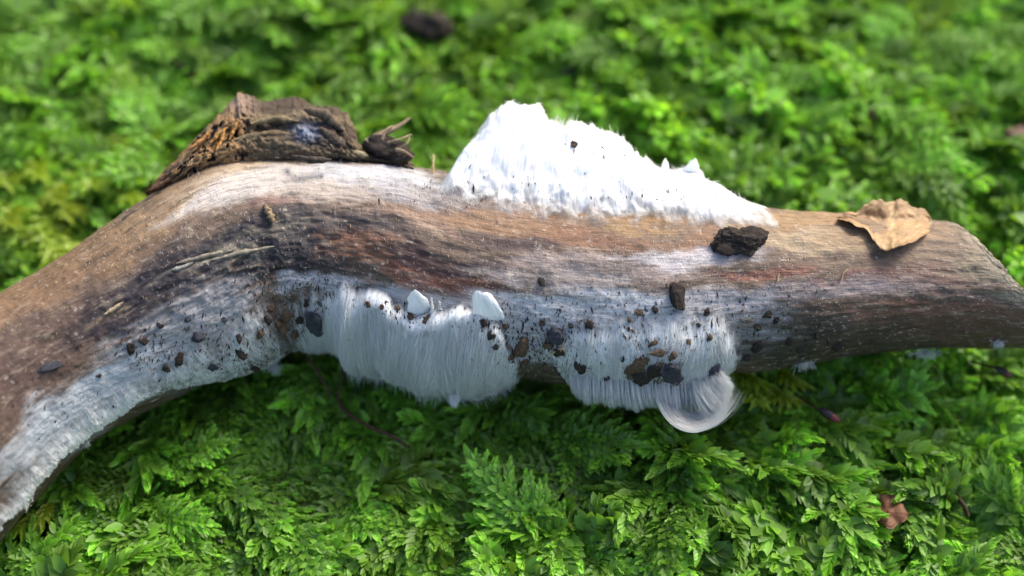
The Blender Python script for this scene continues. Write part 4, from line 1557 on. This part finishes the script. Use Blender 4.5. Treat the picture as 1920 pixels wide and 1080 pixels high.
M_MOSS = mat_moss('moss_leaf')
M_MOSSY = mat_moss('yellow_moss_leaf', yamt=0.65)
vcol = bpy.data.collections.new('moss_shoots')
KINDS = [('a', frond_pinnate, 9), ('b', frond_catkin, 7), ('c', frond_leafy, 5)]
VAR = []
for kn, fn, cnt in KINDS:
    for q in range(cnt):
        me = fn(1000 + ord(kn[0]) * 50 + q).data('moss_shoot', [M_MOSS])
        ob = bpy.data.objects.new('moss_%s%02d' % (kn, q), me)
        vcol.objects.link(ob)
        VAR.append(me)
NVA, NVB, NVC = 9, 7, 5

# where shoots grow
g = np.random.default_rng(77)


def scatter(n, x0, x1, y0, y1):
    return np.stack([x0 + g.random(n) * (x1 - x0), y0 + g.random(n) * (y1 - y0)], 1)


XY = np.concatenate([scatter(14500, -0.175, 0.175, -0.085, 0.145), scatter(3500, -0.30, 0.30, -0.16, 0.30)])
n = len(XY)
X, Y = XY[:, 0], XY[:, 1]
# direction in which shoots trail: down the bank, fanning out sideways
head = np.radians(180 + np.interp(X, [-0.12, 0, 0.12], [-28, 0, 30]) + g.normal(0, 58, n))     # heading of +Y about Z
flip = g.random(n) < 0.10
head = np.where(flip, g.random(n) * 6.283, head)
lay = g.random(n)
pitch = np.radians(-6 + 34 * g.random(n) ** 1.2)
roll = g.normal(0, 0.3, n)
scl = np.where(g.random(n) < 0.3, 0.8, 1.1) + 0.65 * g.random(n) * np.where(lay < 0.3, 0.85, 1.0)
Zb = gz(X, Y) + lay * 0.0055 - 0.001
# choice of kind by place
zone_b = sstep(0.015, 0.05, X) * sstep(0.02, -0.01, -Y * 0 + Y)
pb = 0.18 + 0.5 * sstep(0.01, 0.05, X) * (1 - sstep(-0.01, 0.02, Y))
pc = 0.08 + 0.34 * sstep(-0.02, 0.05, X) * sstep(0.0, 0.03, Y)
patchn = fbm(X / 0.02, Y / 0.02, 0, 2, 951)
rr = g.random(n) + patchn * 0.12
kind = np.where(rr < pb, 1, np.where(rr < pb + pc, 2, 0))
vidx = np.where(kind == 0, g.integers(0, NVA, n), np.where(kind == 1, NVA + g.integers(0, NVB, n), NVA + NVB + g.integers(0, NVC, n)))
tint = np.clip(fbm(X / 0.03, Y / 0.03, 0, 3, 955) * 0.5 - 0.05, 0, 0.4) * g.random(n)
# a yellowing corner left of the branch
bl, _ = at_z(np.array(110.0), np.array(350.0), np.array(0.006))
tint = np.maximum(tint, np.exp(-(((X - bl[0]) / 0.018) ** 2 + ((Y - bl[1]) / 0.014) ** 2)) * g.random(n) * 0.75)
# a bare dark hollow in front
ho = [at_z(np.array(float(x)), np.array(float(y)), np.array(0.0))[0] for x, y in [(800, 960), (850, 915), (1340, 935), (1080, 870), (820, 170)]]
hole = np.zeros(n, bool)
for h_, rh in zip(ho, (0.0065, 0.006, 0.004, 0.004, 0.003)):
    hole |= (X - h_[0]) ** 2 + (Y - h_[1]) ** 2 < rh ** 2

cx, sx = np.cos(pitch), np.sin(pitch)
cz, sz = np.cos(head), np.sin(head)


def tip(L, up):
    y, z = L * scl, up * scl
    y2, z2 = y * cx - z * sx, y * sx + z * cx
    return np.stack([X - y2 * sz, Y + y2 * cz, Zb + z2], 1)


ok = ~hole
sub = np.arange(0, NS, 8)
bulge = np.interp(AXP[sub, 0], [590, 690, 850, 1000, 1050, 1250, 1390, 1400], [0, .005, .006, .001, .001, .006, .006, 0])
for (L, u) in ((0, 0), (0.004, 0.003), (0.008, 0.005), (0.012, 0.0055), (0.0155, 0.005)):
    P = tip(L, u)
    D2 = np.min(np.linalg.norm(P[:, None, :] - AX[sub][None], axis=2) - (AXR[sub] + bulge)[None], axis=1)
    ok &= D2 > 0.0012
ok &= Zb > -0.02
X, Y, Zb, head, pitch, roll, scl, vidx, tint = (a[ok] for a in (X, Y, Zb, head, pitch, roll, scl, vidx, tint))
n = len(X)

pm = bpy.data.meshes.new('moss_carpet')
pm.vertices.add(n)
pm.vertices.foreach_set('co', np.stack([X, Y, Zb], 1).ravel())
for nm, typ, arr in (('rot', 'FLOAT_VECTOR', np.stack([pitch, roll, head], 1)), ('scl', 'FLOAT', scl), ('vid', 'INT', vidx.astype(np.int32)), ('tint', 'FLOAT', tint)):
    at = pm.attributes.new(nm, typ, 'POINT')
    at.data.foreach_set('vector' if typ == 'FLOAT_VECTOR' else 'value', np.ascontiguousarray(arr).ravel())
carpet = bpy.data.objects.new('moss_carpet', pm)
COL.objects.link(carpet)
tag(carpet, 'dense carpet of bright green feathery moss under the branch', 'moss', None, 'stuff')
ng = bpy.data.node_groups.new('grow_moss', 'GeometryNodeTree')
ng.interface.new_socket('Geometry', in_out='INPUT', socket_type='NodeSocketGeometry')
ng.interface.new_socket('Geometry', in_out='OUTPUT', socket_type='NodeSocketGeometry')
gi, go = ng.nodes.new('NodeGroupInput'), ng.nodes.new('NodeGroupOutput')
iop = ng.nodes.new('GeometryNodeInstanceOnPoints')
ci = ng.nodes.new('GeometryNodeCollectionInfo')
ci.inputs['Collection'].default_value = vcol
ci.inputs['Separate Children'].default_value = True
ci.inputs['Reset Children'].default_value = True


def named(nm, typ):
    a = ng.nodes.new('GeometryNodeInputNamedAttribute')
    a.data_type = typ
    a.inputs['Name'].default_value = nm
    return a.outputs['Attribute']


e2r = ng.nodes.new('FunctionNodeEulerToRotation')
L_ = ng.links.new
L_(gi.outputs[0], iop.inputs['Points'])
L_(ci.outputs[0], iop.inputs['Instance'])
iop.inputs['Pick Instance'].default_value = True
L_(named('vid', 'INT'), iop.inputs['Instance Index'])
L_(named('rot', 'FLOAT_VECTOR'), e2r.inputs[0])
L_(e2r.outputs[0], iop.inputs['Rotation'])
L_(named('scl', 'FLOAT'), iop.inputs['Scale'])
L_(iop.outputs[0], go.inputs[0])
md = carpet.modifiers.new('grow', 'NODES')
md.node_group = ng
pm.materials.append(M_MOSS)


# ------------------------------------------------------------------ single shoots that stand out of the carpet
def split_shoot(fr, m_leaf, m_stem):
    """leaves and stem as two meshes"""
    fl_ = Frond(0)
    fl_.v, fl_.f, fl_.c = fr.v, fr.f, fr.c
    fs = Frond(0)
    fs.sv, fs.sf, fs.sc = fr.sv, fr.sf, fr.sc
    return fl_.data('leaves', [m_leaf]), fs.data('stem', [m_stem])


SH = [split_shoot(frond_catkin(300 + q), M_MOSS, M_MOSS) for q in range(5)]
SHP = [split_shoot(frond_pinnate(330 + q), M_MOSS, M_MOSS) for q in range(4)]
SHY = [split_shoot(frond_catkin(320 + q), M_MOSSY, M_MOSSY) for q in range(3)]


def shoot(px, py, deg, scale, data, label, group, z=0.008, pit=12):
    """one shoot whose middle shows at a photo pixel; deg is the way its tip points in plan (0 = right, -90 = down the bank)"""
    p, _ = at_z(np.array(float(px)), np.array(float(py)), np.array(z))
    a = rad(deg - 90)
    o = empty('moss_shoot', (0, 0, 0))
    d = np.array([math.cos(rad(deg)), math.sin(rad(deg)), 0])
    loc = p - d * 0.005 * scale
    o.location = (loc[0], loc[1], z - 0.005 * scale)
    o.rotation_euler = (rad(pit), random.uniform(-.2, .2), a)
    o.scale = (scale,) * 3
    tag(o, label, 'moss', group)
    lv = bpy.data.objects.new('leaves', data[0])
    lv['kind'] = 'stuff'
    st = bpy.data.objects.new('stem', data[1])
    for c in (lv, st):
        COL.objects.link(c)
        c.parent = o
    return o


g = random.Random(8)
PALE = 'plump pale-tipped moss shoot trailing down the bank below the right half of the branch'
for (x, y, d) in [(1370, 905, -60), (1440, 870, -55), (1500, 930, -50), (1490, 800, -80), (1360, 830, -85), (1290, 870, -100), (1270, 990, -80), (1350, 970, -65), (1430, 960, -45),
                  (1480, 1010, -40), (1540, 890, -50), (1560, 840, -55), (1400, 1040, -45), (1230, 900, -95), (1330, 1050, -70), (1600, 980, -40), (1560, 1040, -45), (1620, 850, -60),
                  (1690, 820, -60), (1500, 750, -70), (1180, 980, -90), (1460, 1060, -50), (1560, 960, -50)]:
    shoot(x, y, d + g.uniform(-8, 8), g.uniform(1.2, 1.6), g.choice(SH), PALE, 'pale-tipped shoots below the branch', 0.0085 + g.uniform(-.001, .001), g.uniform(2, 14))
FEA = 'broad feathery moss shoot spreading in the shade below the ice beard'
for (x, y, d) in [(1060, 860, -75), (960, 940, -60), (1010, 960, -40), (660, 960, -110), (700, 1010, -40), (560, 1000, -95), (420, 900, -100), (330, 960, -80), (880, 1010, -70), (1090, 940, -50),
                  (740, 780, -60), (640, 690, 80), (1130, 1010, -80), (480, 1040, -70)]:
    shoot(x, y, d + g.uniform(-8, 8), g.uniform(1.2, 1.6), g.choice(SHP), FEA, 'feathery shoots below the ice beard', 0.0085 + g.uniform(-.001, .001), g.uniform(0, 14))
for (x, y, d) in [(1400, 708, -60), (1435, 722, -50), (1475, 705, -70), (1420, 738, -80), (1460, 740, -60)]:
    shoot(x, y, d, 0.55, g.choice(SHY), 'small yellow moss shoot in the gap under the branch right of the ice curl', 'yellow shoots by the ice curl', 0.0165, 10)
for (x, y, d) in [(52, 975, -100), (80, 958, -90)]:
    shoot(x, y, d, 0.5, g.choice(SHY), 'small bright yellow moss shoot at the foot of the slanting branch', 'yellow shoots at the foot of the branch', 0.0155, 10)
for (x, y, d) in [(30, 320, -100), (65, 300, -95), (120, 350, -80), (180, 330, -70), (230, 350, -75), (90, 430, -150), (130, 460, -160), (20, 390, -95), (150, 380, -100)]:
    shoot(x, y, d, 0.8, g.choice(SHY), 'yellow-tipped moss shoot beside the upper edge of the slanting branch', 'yellowing shoots left of the branch', 0.0135, 8)

# ------------------------------------------------------------------ small things in the moss
M_RED = mat_plain('red_capsule', (0.12, 0.012, 0.018), 0.35, 2500.0, 0.4, 0.2, 0.5)
M_DKST = mat_plain('dark_stalk', (0.05, 0.022, 0.012), 0.6, 1500.0, 0.4)
M_SEED = mat_plain('dark_capsule', (0.022, 0.012, 0.016), 0.4, 2500.0, 0.4, 0.2, 0.5)


def mp(px, py, z):
    return at_z(np.array(float(px)), np.array(float(py)), np.array(z))[0]


def sporophyte(stalk, cap_a, cap_b, z, label, w=0.0008):
    root = empty('moss_capsule', tuple(mp(*stalk[0], z - 0.003)))
    tag(root, label, 'moss capsule')
    pts = [mp(x, y, z - 0.003 + 0.003 * i / (len(stalk) - 1)) for i, (x, y) in enumerate(stalk)]
    put_under(rod('stalk', pts, 0.00022, 0.00018, M_DKST, 3, 6), root)
    A, B = mp(*cap_a, z), mp(*cap_b, z)
    n, sd = 18, 10
    u = np.linspace(0, 1, n)
    for nm, lo, hi, mt in (('capsule_body', 0, 0.6, M_SEED), ('capsule_lid', 0.55, 1, M_RED)):
        uu = lo + (hi - lo) * u
        c = A + (B - A) * uu[:, None]
        t = (B - A) / np.linalg.norm(B - A)
        a = np.cross(t, UPV)
        a /= np.linalg.norm(a)
        b = np.cross(t, a)
        r = w * np.sqrt(np.clip(1 - (2 * uu - 0.95) ** 2 * 0.98, 0.004, 1)) * (1.0 if nm == 'capsule_body' else 0.96)
        R = np.stack([c + (a * math.cos(q) + b * math.sin(q)) * r[:, None] for q in np.arange(sd) * 2 * math.pi / sd], 1)
        vv = np.concatenate([R.reshape(-1, 3), c[:1], c[-1:]])
        k = n * sd
        ff = [tuple(x) for x in grid_faces(n, sd, True)] + [(k, (j + 1) % sd, j) for j in range(sd)] + [(k + 1, (n - 1) * sd + j, (n - 1) * sd + (j + 1) % sd) for j in range(sd)]
        put_under(new_mesh(nm, vv, ff, mt), root)


sporophyte([(1478, 728), (1500, 745), (1520, 760), (1538, 769)], (1536, 766), (1575, 791), 0.0185, 'dark red moss capsule on a bent stalk below the blackened wood', 0.0009)
sporophyte([(1820, 678), (1845, 684), (1868, 690)], (1866, 688), (1898, 707), 0.0185, 'small dark red moss capsule below the broken tip of the branch', 0.0007)

tag(rod('stalk', [mp(632, 640, 0.0220), mp(640, 670, 0.0215), mp(641, 710, 0.0200), mp(634, 745, 0.0185), mp(648, 772, 0.0180), mp(690, 798, 0.0180), mp(735, 818, 0.0175), mp(768, 840, 0.0155)], 0.00022, 0.00036, M_DKST, 5, 7, 0.3),
    'long bent reddish-brown stalk rising from the moss left of the ice beard', 'stalk')
tag(rod('stalk', [mp(573, 668, 0.0215), mp(590, 688, 0.0210), mp(606, 715, 0.0195), mp(622, 740, 0.0180)], 0.0002, 0.0003, M_DKST, 6, 7, 0.3),
    'short dark stalk joining the long bent stalk beside the ice beard', 'stalk')
for (a, b, lab) in [((1790, 928), (1816, 968), 'short dark red needle lying in the blurred moss beside the brown leaf scrap'),
                    ((1225, 1030), (1250, 1005), 'short brown needle among the moss shoots below the ice curl'),
                    ((1182, 1040), (1188, 1062), 'tiny dark upright needle low in the moss below the ice curl'),
                    ((1462, 1060), (1482, 1079), 'pale brown needle among the pale-tipped moss shoots'),
                    ((300, 100), (372, 152), 'dark fallen needle on the moss above the broken stub'),
                    ((1600, 150), (1660, 172), 'dark grey needle in the blurred moss behind the branch')]:
    z = 0.0115
    m0 = [(a[0] + b[0]) / 2 + 3, (a[1] + b[1]) / 2 - 3]
    tag(rod('fallen_needle', [mp(*a, z), mp(*m0, z + .0005), mp(*b, z)], 0.0005, 0.0003, M_DKST, 7, 7), lab, 'needle')


def scrap(name, outline, z, col, label, cat, seed, thick=0.0003, dome=0.0015):
    """torn flat scrap with a wavy surface and real thickness, lying on the moss"""
    c = np.mean(np.array(outline, float), 0)
    ring = poly(list(outline) + [outline[0]], 49)[:-1]
    k_ = np.arange(48) * 2 * math.pi / 48
    ring = c + (ring - c) * (1 + 0.3 * fbm(np.cos(k_) * 3, np.sin(k_) * 3, seed, 4, seed + 40, 0.7))[:, None]
    rows = []
    for k, f_ in enumerate(np.linspace(0.04, 1, 9)):
        q = c + (ring - c) * f_
        rows.append(np.array([mp(x, y, z + dome * (1 - f_ ** 2) + 0.0012 * float(vnoise(x / 22, y / 22, 0, seed))) for x, y in q]))
    A = np.stack(rows)
    B = A - np.array([0, 0, thick])
    n0 = A.shape[0] * 48
    f = grid_faces(9, 48, True)
    rim = np.arange(8 * 48, 9 * 48)
    rn = np.roll(rim, -1)
    inner = list(range(48))
    cc = np.zeros((2 * n0, 3)) + lin(col)
    cc *= (1 + 0.3 * vnoise(np.arange(2 * n0) * 0.11, 0, 0, seed))[:, None]
    faces_ = [tuple(x) for x in f] + [tuple(x) for x in (f + n0)[:, ::-1]] + [tuple(x) for x in np.stack([rim, rn, rn + n0, rim + n0], -1)] + [tuple(inner[::-1]), tuple(i + n0 for i in inner)]
    o = new_mesh(name, np.concatenate([A.reshape(-1, 3), B.reshape(-1, 3)]), faces_, M_LEAF, None, True, cc)
    return tag(o, label, cat)


scrap('leaf_scrap', [(1618, 945), (1640, 955), (1652, 930), (1680, 925), (1692, 945), (1708, 968), (1690, 980), (1672, 994), (1655, 985), (1640, 968)], 0.0160, (108, 70, 44),
      'brown torn scrap of leaf caught in the moss below the right half of the branch', 'leaf', 3)
scrap('leaf_scrap', [(1880, 245), (1915, 235), (1945, 250), (1930, 270), (1890, 268)], 0.0125, (90, 62, 50), 'small dark reddish leaf scrap in the moss behind the broken tip', 'leaf', 5)
scrap('leaf_scrap', [(1628, 205), (1645, 190), (1652, 215), (1640, 228), (1628, 222)], 0.0125, (140, 104, 92), 'small pinkish brown leaf scrap in the blurred moss behind the branch', 'leaf', 7)


def clod(px, py, w, h, z, label, seed, mat=M_SOIL, cat='soil clod', depth=None):
    p = mp(px, py, z) if depth is None else at_depth(np.array(float(px)), np.array(float(py)), np.array(depth))
    dep_ = float((p - CAM) @ FW)
    o = bpy.data.objects.new('soil_clod', crumb_data('soil_clod', seed, mat, 4, 0.6, 0.8))
    COL.objects.link(o)
    o.location = p
    o.rotation_euler = (0.3, 0.2, seed)
    o.scale = (w * dep_ / F, h * dep_ / F * 1.15, min(w, h) * dep_ / F)
    return tag(o, label, cat)


clod(800, 42, 88, 70, 0.013, 'dark brown soil clod sitting on the moss far behind the branch', 21)
clod(1066, 135, 24, 18, 0.011, 'tiny black crumb on the moss behind the ice ruffle', 22, M_GREY, 'soil crumb')
clod(1215, 795, 50, 26, 0.010, 'dark lump of soil in the moss under the ice curl', 23)
clod(845, 935, 26, 34, 0.006, 'small brown bark bit in the dark hollow of the moss', 24, M_BROWN, 'bark chip')
clod(722, 276, 84, 50, 0, 'dark crumbly clod wedged beside the broken stub', 25, depth=ds + 0.003)
clod(752, 290, 50, 34, 0, 'small dark clod below the pale splinters beside the stub', 26, depth=ds + 0.002)
